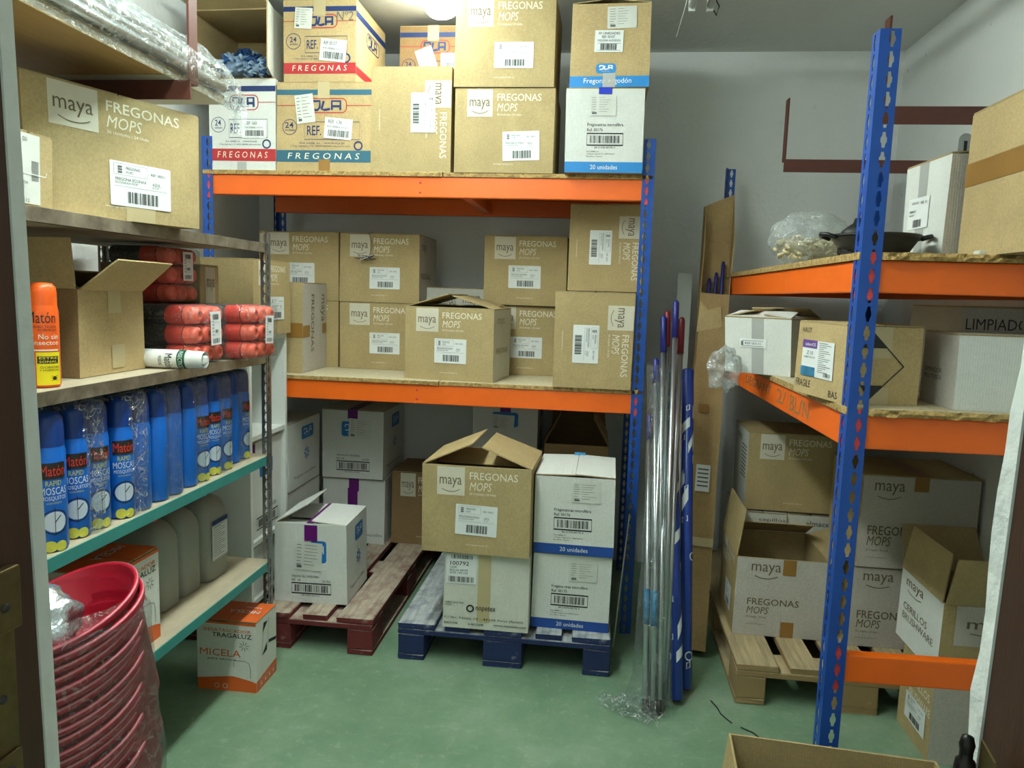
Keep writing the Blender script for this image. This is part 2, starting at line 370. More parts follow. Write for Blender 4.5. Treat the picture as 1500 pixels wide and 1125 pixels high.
def rrect(f, u0, v0, u1, v1, rad):
    ru, rv = rad / f.W, rad / f.T; out = []
    for cx, cy, a in ((u1 - ru, v0 + rv, -90), (u1 - ru, v1 - rv, 0), (u0 + ru, v1 - rv, 90), (u0 + ru, v0 + rv, 180)):
        for k in range(5 if rad else 1):
            an = math.radians(a + (22.5 * k if rad else 45)); out.append((cx + ru * math.cos(an), cy + rv * math.sin(an)))
    return out

# ------------------------------------------------------------------ the room
def wall_mat(name, rgb, spots=0.0, seed=0.0):
    m, nt, b = mk(name); b.inputs['Roughness'].default_value = 0.85
    tc = nd(nt, 'ShaderNodeTexCoord'); mp = nd(nt, 'ShaderNodeMapping'); mp.inputs['Location'].default_value = (seed, seed * 1.7, 0); L(nt, tc.outputs['Object'], mp.inputs[0])
    n = nd(nt, 'ShaderNodeTexNoise', Scale=1.6, Detail=7.0, Roughness=0.6); L(nt, mp.outputs[0], n.inputs['Vector'])
    r = nd(nt, 'ShaderNodeValToRGB'); c = lin(rgb); r.color_ramp.elements[0].position = 0.3; r.color_ramp.elements[1].position = 0.7
    r.color_ramp.elements[0].color = tuple(x * 0.88 for x in c[:3]) + (1,); r.color_ramp.elements[1].color = c; L(nt, n.outputs['Fac'], r.inputs[0])
    v = nd(nt, 'ShaderNodeTexNoise', Scale=17.0, Detail=3.0, Roughness=0.5); L(nt, mp.outputs[0], v.inputs['Vector'])
    mr = nd(nt, 'ShaderNodeMapRange'); mr.inputs['From Min'].default_value = 0.69; mr.inputs['From Max'].default_value = 0.75; mr.inputs['To Max'].default_value = spots; L(nt, v.outputs['Fac'], mr.inputs['Value'])
    mx = nd(nt, 'ShaderNodeMix', data_type='RGBA'); L(nt, mr.outputs[0], mx.inputs[0]); L(nt, r.outputs[0], mx.inputs[6]); mx.inputs[7].default_value = lin((96, 92, 84)); L(nt, mx.outputs[2], b.inputs['Base Color'])
    f = nd(nt, 'ShaderNodeTexNoise', Scale=45.0, Detail=5.0); L(nt, tc.outputs['Object'], f.inputs['Vector'])
    bp = nd(nt, 'ShaderNodeBump', Strength=0.18, Distance=0.01); L(nt, f.outputs['Fac'], bp.inputs['Height']); L(nt, bp.outputs[0], b.inputs['Normal'])
    return m
wall_white = wall_mat('wall_white', (232, 234, 232), 0.12); wall_spot = wall_mat('wall_spot', (232, 235, 232), 0.55, 3.1); ceil_grey = wall_mat('ceil_grey', (220, 222, 220), 0.1, 5.0)
plaster = plain('plaster', (218, 222, 216), 0.8, var=0.04, vscale=20, bump=0.5, bscale=38)
def floor_mat():
    m, nt, b = mk('floor_green'); b.inputs['Roughness'].default_value = 0.42
    tc = nd(nt, 'ShaderNodeTexCoord')
    n = nd(nt, 'ShaderNodeTexNoise', Scale=2.2, Detail=9.0, Roughness=0.72); L(nt, tc.outputs['Object'], n.inputs['Vector'])
    r = nd(nt, 'ShaderNodeValToRGB'); r.color_ramp.elements[0].position = 0.28; r.color_ramp.elements[0].color = lin((98, 130, 102)); r.color_ramp.elements[1].position = 0.72; r.color_ramp.elements[1].color = lin((146, 166, 142))
    e = r.color_ramp.elements.new(0.5); e.color = lin((118, 147, 118)); L(nt, n.outputs['Fac'], r.inputs[0])
    s = nd(nt, 'ShaderNodeTexNoise', Scale=26.0, Detail=6.0, Roughness=0.75); L(nt, tc.outputs['Object'], s.inputs['Vector'])
    mr = nd(nt, 'ShaderNodeMapRange'); mr.inputs['From Min'].default_value = 0.56; mr.inputs['From Max'].default_value = 0.74; mr.inputs['To Max'].default_value = 0.55; L(nt, s.outputs['Fac'], mr.inputs['Value'])
    mx = nd(nt, 'ShaderNodeMix', data_type='RGBA'); L(nt, mr.outputs[0], mx.inputs[0]); L(nt, r.outputs[0], mx.inputs[6]); mx.inputs[7].default_value = lin((176, 186, 168))
    # scuffed streaks
    mp = nd(nt, 'ShaderNodeMapping'); mp.inputs['Scale'].default_value = (3, 16, 1); mp.inputs['Rotation'].default_value = (0, 0, 0.6); L(nt, tc.outputs['Object'], mp.inputs[0])
    k = nd(nt, 'ShaderNodeTexNoise', Scale=3.0, Detail=4.0); L(nt, mp.outputs[0], k.inputs['Vector'])
    mr2 = nd(nt, 'ShaderNodeMapRange'); mr2.inputs['From Min'].default_value = 0.62; mr2.inputs['From Max'].default_value = 0.8; mr2.inputs['To Max'].default_value = 0.35; L(nt, k.outputs['Fac'], mr2.inputs['Value'])
    mx2 = nd(nt, 'ShaderNodeMix', data_type='RGBA'); L(nt, mr2.outputs[0], mx2.inputs[0]); L(nt, mx.outputs[2], mx2.inputs[6]); mx2.inputs[7].default_value = lin((160, 178, 158)); L(nt, mx2.outputs[2], b.inputs['Base Color'])
    bp = nd(nt, 'ShaderNodeBump', Strength=0.15, Distance=0.01); L(nt, s.outputs['Fac'], bp.inputs['Height']); L(nt, bp.outputs[0], b.inputs['Normal'])
    return m
XL, XR, YB, YF, ZC = -1.84, 1.37, 3.87, 0.66, 2.59
struct(boxo('floor', (XL - .1, -1.6, -.1, XR + .1, YB + .1, 0), floor_mat()))
struct(boxo('ceiling', (XL - .1, .44, ZC, XR + .1, YB + .1, ZC + .1), ceil_grey))
struct(boxo('wall_back', (XL, YB, 0, XR, YB + .1, ZC), wall_white))
struct(boxo('wall_left', (XL - .1, .44, 0, XL, YB + .1, ZC), wall_white))
struct(boxo('wall_right', (XR, .44, 0, XR + .1, YB + .1, ZC), wall_spot))
# front wall: the plaster beside the doorway, its bare edge uneven, and a lintel
def jamb(name, xa, lean, y0, y1, xfar, m, wave=0.0, steps=60):
    vs, fs = [], []
    for i in range(steps + 1):
        z = 2.12 * i / steps; x = xa + lean * (z - 1.14)
        wv = wave * (noise.noise((1.3, 7.0, z * 9)) + .5 * noise.noise((4.3, 2.0, z * 28)))
        vs += [(x, y0, z), (x + wv, y1, z), (xfar, y1, z), (xfar, y0, z)]
    for i in range(steps):
        a = 4 * i
        for k in range(4): fs.append((a + k, a + (k + 1) % 4, a + 4 + (k + 1) % 4, a + 4 + k))
    fs.append((0, 1, 2, 3)); b = 4 * steps; fs.append((b + 3, b + 2, b + 1, b))
    bm = bmesh.new(); bv = [bm.verts.new(v) for v in vs]
    for f in fs: bm.faces.new([bv[i] for i in f])
    return fin(name, bm, m)
struct(jamb('wall_front_left', -.541, -.018, .643, YF, XL, plaster))
struct(jamb('wall_front_right', .341, .018, .6435, YF, XR, plaster, 0.006))
struct(boxo('wall_front_lintel', (XL, .60, 2.121, XR, YF, ZC), plaster))
d1 = struct(jamb('trim_1', -.543, -.018, .44, .6425, -.68, door_wood))
d2 = struct(jamb('trim_2', .343, .018, .40, .643, .52, door_wood))
# lock keeper on the near frame, and the hinge of the removed leaf opposite
t = thing('strike_plate', 'worn brass lock keeper screwed to the dark wooden door frame on the left', 'strike plate', (-.5405, .60, .90))
boxo('plate', (0, -.028, .02, .0025, .012, .225), brass, t, bevel=.001)
boxo('upper_keep', (.0025, -.030, .165, .010, .014, .225), brass, t, bevel=.002); boxo('lower_keep', (.0025, -.026, .0, .007, .010, .045), brass, t, bevel=.002)
for z in (.19, .10, .03): lathe('screw', [(0, .0025), (.004, .002), (.0045, 0)], steel_dark, t, 10, (.0025 if .05 < z < .16 else .0102 if z > .16 else .0072, -.006, z), (0, PI / 2, 0))
t = thing('door_hinge', 'dark steel hinge pin with brass leaf on the right door frame', 'hinge', (.328, .629, .882))
lathe('pin', [(0, 0), (.0085, 0), (.0085, .125), (.0075, .132), (.0052, .134), (.0052, .140), (.0062, .146), (.0045, .153), (0, .155)], dark_metal, t, 16, (-.008, -.004, 0))
meshobj('leaf', *(lambda pr: ([(0.0 - .0018 * s, -.012 - y, z) for s in (0, 1) for y, z in pr], [tuple(range(len(pr))), tuple(range(2 * len(pr) - 1, len(pr) - 1, -1))] + [(i, (i + 1) % len(pr), len(pr) + (i + 1) % len(pr), len(pr) + i) for i in range(len(pr))]))([(0, 0), (.040, 0), (.040, .11), (.034, .135), (.022, .15), (0, .156)]), brass, t)
lathe('screw', [(0, .002), (.0035, .0015), (.004, 0)], steel_dark, t, 10, (-.0018, -.036, .11), (0, -PI / 2, 0))

# ------------------------------------------------------------------ lamps on the ceiling
def glow(name, k):
    em, nt, b = mk(name); b.inputs['Base Color'].default_value = (.9, .95, .9, 1); b.inputs['Emission Color'].default_value = (0.88, 1.0, 0.955, 1); b.inputs['Emission Strength'].default_value = LAMP_POWER * k; return em
def ceiling_lamp(label, y, em):
    t = thing('ceiling_lamp', label, 'lamp', (-.705, y, ZC), 0, 'fluorescent ceiling lamps')
    boxo('housing', (-.055, .01, -.03, .055, 1.21, 0), white_pl, t, bevel=.004)
    vs, fs = [], []; NS = 10
    secs = [(0.0, .75), (.03, .96), (.06, 1.0), (1.16, 1.0), (1.19, .96), (1.22, .75)]
    for y, s in secs:
        for k in range(NS + 1):
            a = PI * k / NS; vs.append((-.068 * s * math.cos(a) * (1 if abs(math.cos(a)) < .9 else 1), y, -.028 - .062 * s * math.sin(a) ** .6))
    for i in range(len(secs) - 1):
        for k in range(NS): q = i * (NS + 1) + k; fs.append((q, q + 1, q + NS + 2, q + NS + 1))
    fs.append(tuple(range(NS + 1))); fs.append(tuple(len(vs) - 1 - k for k in range(NS + 1)))
    meshobj('diffuser', vs, fs, em, t, smooth=False)
ceiling_lamp('lit white fluorescent ceiling lamp with a rounded diffuser above the top shelf', 1.97, glow('lamp_glow', .88))
ceiling_lamp('added fill lamp out of view, in line nearer the door', .72, glow('fill_lamp_glow', 1.5))  # unseen fill lamp, added to brighten the lower shelves
t = thing('tube_fixture', 'unlit open twin-tube lamp fitting hanging from the ceiling', 'lamp', (.325, 1.85, ZC))
boxo('housing', (-.05, 0, -.045, .05, 1.21, 0), grey_pl, t, bevel=.004)
for s in (-1, 1):
    boxo('lamp_holder', (s * .034 - .013, 1.195, -.105, s * .034 + .013, 1.215, -.045), white_pl, t, bevel=.004)
    boxo('lamp_holder', (s * .034 - .013, -.005, -.105, s * .034 + .013, .015, -.045), white_pl, t, bevel=.004)
    tube('fluorescent_tube', [(s * .034, .015, -.085), (s * .034, 1.195, -.085)], .013, white_pl, t, 12)
tube('loose_wire', [(.045, 1.2, -.05), (.07, 1.22, -.08), (.062, 1.23, -.11), (.05, 1.21, -.10)], .003, steel_dark, t, 6)
tube('pull_cord', [(-.05, 1.18, -.045), (-.062, 1.2, -.10), (-.085, 1.22, -.19)], .0018, white_pl, t, 5)

# ------------------------------------------------------------------ racks
KEY = [(-.0034, .0175), (.0034, .0175), (.0046, .0085), (.0072, .0045), (.0072, -.0045), (.0046, -.0085), (.0034, -.0175), (-.0034, -.0175), (-.0046, -.0085), (-.0072, -.0045), (-.0072, .0045), (-.0046, .0085)]
def slotted_post(name, h, fw=.046, pitch=.0435, hole=1.0, off=.60, th=.002):
    n = int(round(h / pitch)); V, F = [], []
    b = pitch / 2; cx = fw * off; aL = cx; aR = fw - cx
    OUT = [(-aL * .3, b), (aR * .3, b), (aR, b), (aR, .4 * b), (aR, -.4 * b), (aR, -b), (aR * .3, -b), (-aL * .3, -b), (-aL, -b), (-aL, -.4 * b), (-aL, .4 * b), (-aL, b)]
    for fl in (0, 1):
        for c in range(n):
            zc = (c + .5) * pitch
            for lay in (0, th):
                s = len(V)
                for (x, z) in [(p[0] * hole, p[1] * hole) for p in KEY] + OUT:
                    V.append((cx + x, lay, zc + z) if fl == 0 else (lay, cx + x, zc + z))
                for k in range(12): F.append((s + k, s + (k + 1) % 12, s + 12 + (k + 1) % 12, s + 12 + k))
            for k in range(12): F.append((s + k, s + (k + 1) % 12, s - 24 + (k + 1) % 12, s - 24 + k))
    bm = bmesh.new(); bv = [bm.verts.new(v) for v in V]
    for f in F: bm.faces.new([bv[i] for i in f])
    bmesh.ops.remove_doubles(bm, verts=bm.verts, dist=.0002)
    bmesh.ops.recalc_face_normals(bm, faces=bm.faces)
    me = bpy.data.meshes.new(name); bm.to_mesh(me); bm.free(); return me
post_data = slotted_post('post', 2.0); post_data.materials.append(blue_paint)
def beam_x(parent, x0, x1, y, z0, z1, back=1, bolts=True):
    # a pressed beam whose face looks to -back*y, its top lip stepped to carry the board
    bm = bmesh.new(); add_box(bm, x0, min(y, y + back * .032), z0, x1, max(y, y + back * .032), z1, bevel=.004); o = fin('beam', bm, orange_paint, parent)
    for x in (x0, x1):
        boxo('connector', (x - .028 if x == x1 else x - .010, y - .004 if back > 0 else y - .008, z0 - .05, x + .010 if x == x1 else x + .028, y + .008 if back > 0 else y + .004, z1 + .02), red_clip, o) if False else None
    if bolts:
        for zz in (z0 + .25 * (z1 - z0), z0 + .72 * (z1 - z0)): lathe('bolt', [(0, .003), (.004, .002), (.005, 0)], red_clip, o, 8, ((x0 + x1) / 2, y - .0002 * back, zz), (PI / 2 * back, 0, 0))
    return o
def clips(parent, x, y, z, ax):
    if ax == 'y': boxo('connector', (x, y, z - .055, x + .036, y + .003, z + .055), red_clip, parent)
    else: boxo('connector', (x, y, z - .055, x + .003, y + .036, z + .055), red_clip, parent)
# the rack along the back wall
R1 = thing('shelf_rack', 'blue and orange boltless rack with two chipboard shelves along the back wall', 'rack', (-1.675, 3.0, 0))
W1, D1 = 1.855, .73
for px, py, sx, sy in ((0, 0, 1, 1), (W1, 0, -1, 1), (0, D1, 1, -1), (W1, D1, -1, -1)): share('post', post_data, R1, (px, py, 0), None, (sx, sy, 1))
for z0, z1 in ((1.768, 1.848), (.926, 1.006)):
    beam_x(R1, .004, W1 - .004, .006, z0, z1, 1); beam_x(R1, .004, W1 - .004, D1 - .006, z0, z1, -1, False)
    for x in (.004, W1 - .040): clips(R1, x, .0028, (z0 + z1) / 2, 'y')
    boxo('cross_bar', (W1 * .58, .038, z0 + .012, W1 * .58 + .04, D1 - .038, z1 - .012), orange_paint, R1, bevel=.003)
    for k, (xa, xb) in enumerate(((.004, W1 * .55 - .0015), (W1 * .55 + .0015, W1 - .004))):
        bm = bmesh.new(); add_box(bm, xa, -.004 + .004 * k, z1 + .001, xb, D1 - .004, z1 + .018, bevel=.002); o = fin('shelf_board', bm, [osb_edge, chip_top], R1)
        for p in o.data.polygons: p.material_index = 1 if abs(p.normal.z) > .9 else 0
# the rack along the right wall, its end frame towards the door
R2 = thing('shelf_rack', 'blue and orange boltless rack with rough-edged boards along the right wall', 'rack', (.586, 1.815, 0), .022)
W2, D2 = .70, 1.84
for px, py, sx, sy in ((0, 0, 1, 1), (W2, 0, -1, 1), (0, D2, 1, -1), (W2, D2, -1, -1)): share('post', post_data, R2, (px, py, 0), None, (sx, sy, 1))
def beam_y(parent, x, y0, y1, z0, z1, into=1):
    bm = bmesh.new(); add_box(bm, min(x, x + into * .032), y0, z0, max(x, x + into * .032), y1, z1, bevel=.004); return fin('beam', bm, orange_paint, parent)
lb = None
for z0, z1 in ((1.420, 1.494), (1.052, 1.132)):
    o = beam_y(R2, .006, .006, D2 - .006, z0, z1, 1); beam_y(R2, W2 - .006, .006, D2 - .006, z0, z1, -1)
    if z0 < 1.2: lb = o
    clips(R2, .0028, .003, (z0 + z1) / 2, 'y'); clips(R2, .003, .0062, (z0 + z1) / 2, 'x')
    bm = bmesh.new(); add_box(bm, .042, .006, z0, W2 - .042, .036, z1, bevel=.004); fin('beam', bm, orange_paint, R2)
    bm = bmesh.new(); add_box(bm, .042, D2 - .036, z0, W2 - .042, D2 - .006, z1, bevel=.004); fin('beam', bm, orange_paint, R2)
    # boards with splintered front edges
    vs, fs, mi = [], [], []; n = 60
    for i in range(n + 1):
        x = -.002 + (W2 + .0) * i / n; j = .010 * noise.noise((x * 40, z0 * 9, 0)) + .006 * noise.noise((x * 120, z0, 3)); k = .003 * noise.noise((x * 90, 2, z0))
        if i == 0 or i == n: j = 0
        for y, z in ((-.008 + j, z1 + .001), (-.012 - j * .6, z1 + .010), (-.006 + j, z1 + .0185 + k * .4), (D2, z1 + .018), (D2, z1 + .001)): vs.append((x, y if x > .05 else max(y, .004), z))
    for i in range(n):
        for k in range(5): q = 5 * i; fs.append((q + k, q + (k + 1) % 5, q + 5 + (k + 1) % 5, q + 5 + k)); mi.append(1 if k == 2 else 0)
    fs += [(0, 1, 2, 3, 4), tuple(5 * n + k for k in (4, 3, 2, 1, 0))]; mi += [0, 0]
    bm = bmesh.new(); bv = [bm.verts.new(v) for v in vs]
    for f, m_ in zip(fs, mi): bm.faces.new([bv[i] for i in f]).material_index = m_
    fin('shelf_board', bm, [osb_edge, chip_top], R2)
bm = bmesh.new(); add_box(bm, .042, .006, .468, W2 - .042, .036, .538, bevel=.004); fin('beam', bm, orange_paint, R2)
clips(R2, .003, .003, .503, 'y')
# marker scrawl on the near long beam
g = Geo(Flat((.006, 1.55, 1.052), (0, -1.3, 0), (0, 0, .08), (-1, 0, 0)), 1)
g.text('DEGRANT', .32, .35, .62, .75).text('2/', .68, .25, .76, .8).text('BL/N', .80, .2, .95, .8)
g.done('marker_writing', kraft_dark, lb)
# slotted-angle unit on the left
leftpost_data = slotted_post('post', 1.575, .036, .035, .85, .55); leftpost_data.materials.append(zinc)
LU = thing('shelf_unit', 'slotted-angle shelving unit with worn board shelves along the left wall', 'shelving', (-1.15, 2.500, 0))
LW, LD = .62, 1.725
for px, py, sx, sy in ((0, 0, -1, -1), (-LW, 0, 1, -1), (0, -LD, -1, 1), (-LW, -LD, 1, 1)): share('post', leftpost_data, LU, (px, py, 0), None, (sx, sy, 1))
for zt, em_, bd in ((1.537, edge_worn, shelf_grey), (1.156, edge_worn, shelf_grey), (.795, teal_paint, shelf_grey), (.405, teal_paint, shelf_grey)):
    boxo('shelf_board', (-LW + .004, -LD + .004, zt - .022, -.0055, -.004, zt), bd, LU, bevel=.001)
    bm = bmesh.new(); add_box(bm, -.005, -LD + .038, zt - .030, -.001, -.040, zt + .001, bevel=.0008); fin('front_edge', bm, em_, LU)
    boxo('shelf_lip', (-.020, -LD + .038, zt - .030, -.0055, -.040, zt - .0225), steel_dark, LU)
# white melamine cabinet standing on the red pallet
CB = thing('open_cabinet', 'white open-fronted melamine cabinet between the left shelving and back rack', 'cabinet', (-1.61, 2.64, .144))
CW, CD, CH = .31, .335, 1.06
boxo('side_panel', (0, CD - .018, 0, CW, CD, CH), melamine, CB, .001); boxo('side_panel', (0, 0, 0, CW, .018, CH), melamine, CB, .001)
boxo('back_panel', (0, .0185, 0, .008, CD - .0185, CH), melamine, CB); boxo('top_panel', (.0085, .0185, CH - .02, CW, CD - .0185, CH - .001), melamine, CB)
for z in (.0, .235, .655): boxo('shelf', (.0085, .0185, z, CW - .002, CD - .0185, z + .018), melamine, CB)

# ------------------------------------------------------------------ brackets on the walls
def bracket(label, x_wall, x_end, y, z, up, brace=True):
    s = 1 if x_end > x_wall else -1
    t = thing('wall_bracket', label, 'bracket', (x_wall, y, z)); ln = abs(x_end - x_wall)
    boxo('arm', (min(0, s * ln), -.005, -.047, max(0, s * ln), .0, 0), brown_paint, t); boxo('arm_flange', (min(0, s * ln), .0, -.006, max(0, s * ln), .034, 0), brown_paint, t)
    boxo('upturned_end', (min(s * (ln - .006), s * ln), -.005, .0005, max(s * (ln - .006), s * ln), .034, up), brown_paint, t)
    if brace: tube('brace', [(s * .004, .012, -.26), (s * .26, .012, -.04)], .012, brown_paint, t, 4, False)
    return t
bracket('brown steel bracket under the plywood board at the upper left', XL, -1.058, 1.85, 1.903, .33)
bk = bracket('bare brown steel wall bracket, the farther one above the right rack', XR, .658, 2.99, 1.928, .222, False)
pr = [(-.10, -.03), (-.055, -.03), (-.055, .075)] + [(-.0775 + .0225 * math.cos(PI * k / 8), .075 + .0225 * math.sin(PI * k / 8)) for k in range(1, 8)] + [(-.10, .075)]
o = meshobj('wall_plate', [(x, -.006 - .005 * s, z) for s in (0, 1) for x, z in pr], [tuple(range(len(pr))), tuple(range(2 * len(pr) - 1, len(pr) - 1, -1))] + [(i, (i + 1) % len(pr), len(pr) + (i + 1) % len(pr), len(pr) + i) for i in range(len(pr))], zinc, bk)
boxo('slot', (-.083, -.0125, .01, -.072, -.0112, .07), dark_metal, o)
bracket('brown steel wall bracket nearer the door, behind the tall blue post', XR, .735, 2.21, 1.930, .235, False)

# ------------------------------------------------------------------ cartons
class Carton:
    def __init__(s, name, label, cat, fl, rz, w, d, h, z, mats=None, flaps=None, group=None, jit=.003, tape=None, tape_drop=.06, seed=None, inner=None, flap_len=None, bend=0.0):
        """fl: floor-plan corner that is front-left before turning; rz in degrees. front looks to -y."""
        a = math.radians(rz); s.w, s.d, s.h = w, d, h
        cx = fl[0] + math.cos(a) * w / 2 - math.sin(a) * d / 2; cy = fl[1] + math.sin(a) * w / 2 + math.cos(a) * d / 2
        s.root = thing(name, label, cat, (cx, cy, z), a, group)
        r = random.Random(seed if seed is not None else int(abs(cx) * 7919 + abs(cy) * 104729 + z * 1299709) % 100003)
        s.off = {(i, j, k): Vector((r.uniform(-1, 1) * jit, r.uniform(-1, 1) * jit, (r.uniform(-1, 0) * jit * .5) if k else 0)) for i in (0, 1) for j in (0, 1) for k in (0, 1)}
        mats = mats or {}; base = mats.get('all', kraft)
        order = ['front', 'right', 'back', 'left']; ml = [mats.get(k, base) for k in order] + [mats.get('top', base), inner or mats.get('inner', kraft_in)]
        s.ml = ml; flaps = {'left': 0.0, 'right': 0.0} if flaps is None else flaps
        opened = any(abs(v) > 3 for v in flaps.values()) or not flaps
        V, F, M = [], [], []; N = 4; th = .005
        def grid(O, U, Vv, mi, flip=False):
            b = len(V)
            for j in range(N + 1):
                for i in range(N + 1): V.append(s.warp(Vector(O) + Vector(U) * (i / N) + Vector(Vv) * (j / N)))
            for j in range(N):
                for i in range(N):
                    q = b + j * (N + 1) + i; f = (q, q + 1, q + N + 2, q + N + 1); F.append(f[::-1] if flip else f); M.append(mi)
        X, Y = w / 2, d / 2
        grid((-X, -Y, 0), (w, 0, 0), (0, 0, h), 0); grid((X, -Y, 0), (0, d, 0), (0, 0, h), 1); grid((X, Y, 0), (-w, 0, 0), (0, 0, h), 2); grid((-X, Y, 0), (0, -d, 0), (0, 0, h), 3)
        grid((-X, Y, 0), (w, 0, 0), (0, -d, 0), 5)
        if opened:
            x, y = X - th, Y - th
            grid((-x, -y, th), (2 * x, 0, 0), (0, 0, h - th), 5, True); grid((x, -y, th), (0, 2 * y, 0), (0, 0, h - th), 5, True); grid((x, y, th), (-2 * x, 0, 0), (0, 0, h - th), 5, True); grid((-x, y, th), (0, -2 * y, 0), (0, 0, h - th), 5, True)
            grid((-x, y, th), (2 * x, 0, 0), (0, -2 * y, 0), 5, True)
            for (p, q, rr, t_) in (((-X, -Y), (X, -Y), (x, -y), (-x, -y)), ((X, -Y), (X, Y), (x, y), (x, -y)), ((X, Y), (-X, Y), (-x, y), (x, y)), ((-X, Y), (-X, -Y), (-x, -y), (-x, y))):
                b = len(V); V.extend(s.warp(Vector((c[0], c[1], h))) for c in (p, q, rr, t_)); F.append((b, b + 1, b + 2, b + 3)); M.append(5)
        s.body = meshobj('body', V, F, ml, s.root, M)
        for side, ang in flaps.items(): s.flap(side, ang, flap_len, bend)
        if tape: s.tape(tape, tape_drop)
    def warp(s, p):
        u = min(1, max(0, p.x / s.w + .5)); v = min(1, max(0, p.y / s.d + .5)); t = min(1, max(0, p.z / s.h)); o = Vector((0, 0, 0))
        for (i, j, k), q in s.off.items(): o = o + q * ((u if i else 1 - u) * (v if j else 1 - v) * (t if k else 1 - t))
        return Vector(p) + o
    def flap(s, side, ang, ln=None, bend=0.0):
        X, Y, h = s.w / 2, s.d / 2, s.h; th = .004
        A, B, n = {'left': ((-X, Y), (-X, -Y), (1, 0)), 'right': ((X, -Y), (X, Y), (-1, 0)), 'front': ((-X, -Y), (X, -Y), (0, 1)), 'back': ((X, Y), (-X, Y), (0, -1))}[side]
        A = s.warp(Vector((A[0], A[1], h))); B = s.warp(Vector((B[0], B[1], h))); n = Vector((n[0], n[1], 0))
        full = (s.w if side in ('left', 'right') else s.d) / 2 - .001
        if side in ('front', 'back') and ln is None: full = min(full, (s.w) / 2)
        lnn = ln or full; low = side in ('front', 'back') and abs(ang) < 3
        V, F, M = [], [], []; K = 6; closed = abs(ang) < 3
        for o_, zoff in ((0, .0005 if not low else -.0055), (1, .0005 + th if not low else -.0015)):
            for j in range(K + 1):
                t_ = j / K; a = math.radians(ang + bend * t_ * t_); 
                pos = lnn * t_
                off = n * (math.cos(a) * pos) + Vector((0, 0, 1)) * (math.sin(a) * pos); nn = Vector((0, 0, 1)) * math.cos(a) - n * math.sin(a)
                for i in range(K + 1):
                    q = i / K; ins = .003 + (.012 * t_ if not closed else 0)
                    e = (B - A).normalized(); p = A.lerp(B, q) + e * (ins * (1 - 2 * q)) + off + nn * zoff
                    p.z += .002 * noise.noise((p.x * 11, p.y * 11, t_ * 3)) * t_ if not closed else 0
                    V.append(p)
        m = (K + 1) ** 2
        for j in range(K):
            for i in range(K):
                q = j * (K + 1) + i; F.append((q + K + 1, q + K + 2, q + 1, q)); M.append(1); F.append((m + q, m + q + 1, m + q + K + 2, m + q + K + 1)); M.append(0)
        rim = [i for i in range(K + 1)] + [j * (K + 1) + K for j in range(1, K + 1)] + [K * (K + 1) + i for i in range(K - 1, -1, -1)] + [j * (K + 1) for j in range(K - 1, 0, -1)]
        for i, a in enumerate(rim): b = rim[(i + 1) % len(rim)]; F.append((a, b, b + m, a + m)); M.append(1)
        return meshobj('flap', V, F, [s.ml[4], s.ml[5]], s.root, M)
    def face(s, side, rot=0):
        X, Y, h = s.w / 2, s.d / 2, s.h
        O, U, V, N = {'front': ((-X, -Y, 0), (s.w, 0, 0), (0, 0, h), (0, -1, 0)), 'right': ((X, -Y, 0), (0, s.d, 0), (0, 0, h), (1, 0, 0)), 'back': ((X, Y, 0), (-s.w, 0, 0), (0, 0, h), (0, 1, 0)),
                      'left': ((-X, Y, 0), (0, -s.d, 0), (0, 0, h), (-1, 0, 0)), 'top': ((-X, -Y, h + .0047), (s.w, 0, 0), (0, s.d, 0), (0, 0, 1))}[side]
        return Flat(O, U, V, N, s.warp, rot)
    def geo(s, side, layer=1, rot=0): return Geo(s.face(side, rot), layer)
    def tape(s, m, drop=.06, width=.05, u=.5):
        hw = width / 2 / s.w; o = s.geo('top', 2).rect(u - hw, 0, u + hw, 1, 1, 4).done('tape', m, s.root)
        if drop: s.geo('front', 2).rect(u - hw, 1 - drop / s.h, u + hw, 1 + .005 / s.h, 1, 2).done('tape', m, s.root)
        return o
    def fronttape(s, u0, v0, u1, v1, m, side='front', name='tape', layer=2): return s.geo(side, layer).rect(u0, v0, u1, v1, 2, 2).done(name, m, s.root)

def smile(g, u0, u1, v, dip, w):
    n = 12; g.line([(u0 + (u1 - u0) * i / n, v - dip * (1 - (2 * i / n - 1) ** 2)) for i in range(n + 1)], w)
def maya_label(b, f, u0, v0, u1, v1, tilt=0, seed=1):
    sf = Sub(f, u0, v0, u1, v1, tilt)
    o = Geo(sf, 3).poly(rrect(sf, 0, 0, 1, 1, .003)).done('label', label_white, b.root)
    g = Geo(sf, 4); g.bars(.27, .08, .78, .34, 24, seed); g.done('barcode', ink, o)
    g = Geo(sf, 4); g.text('FREGONAS', .25, .83, .48, .90, .01).text('MOPS', .25, .74, .36, .80).text('REF. 00021', .66, .78, .90, .84, .01)
    g.text('FREGONA ECONAX', .08, .57, .58, .64, .015).text('ECONAXA MOP', .08, .50, .44, .55).text('AZUL', .68, .55, .82, .62, .01).text('0,13', .68, .48, .78, .53).rect(.06, .44, .94, .446); g.text('BARCODE', .08, .38, .25, .42) if False else None
    g.ring(.06, .70, .60, .95, .0006, .003)
    for i in range(3): g.rect(.12, .74 + .06 * i, .19, .78 + .06 * i)
    g.done('label_lettering', ink_grey, o)
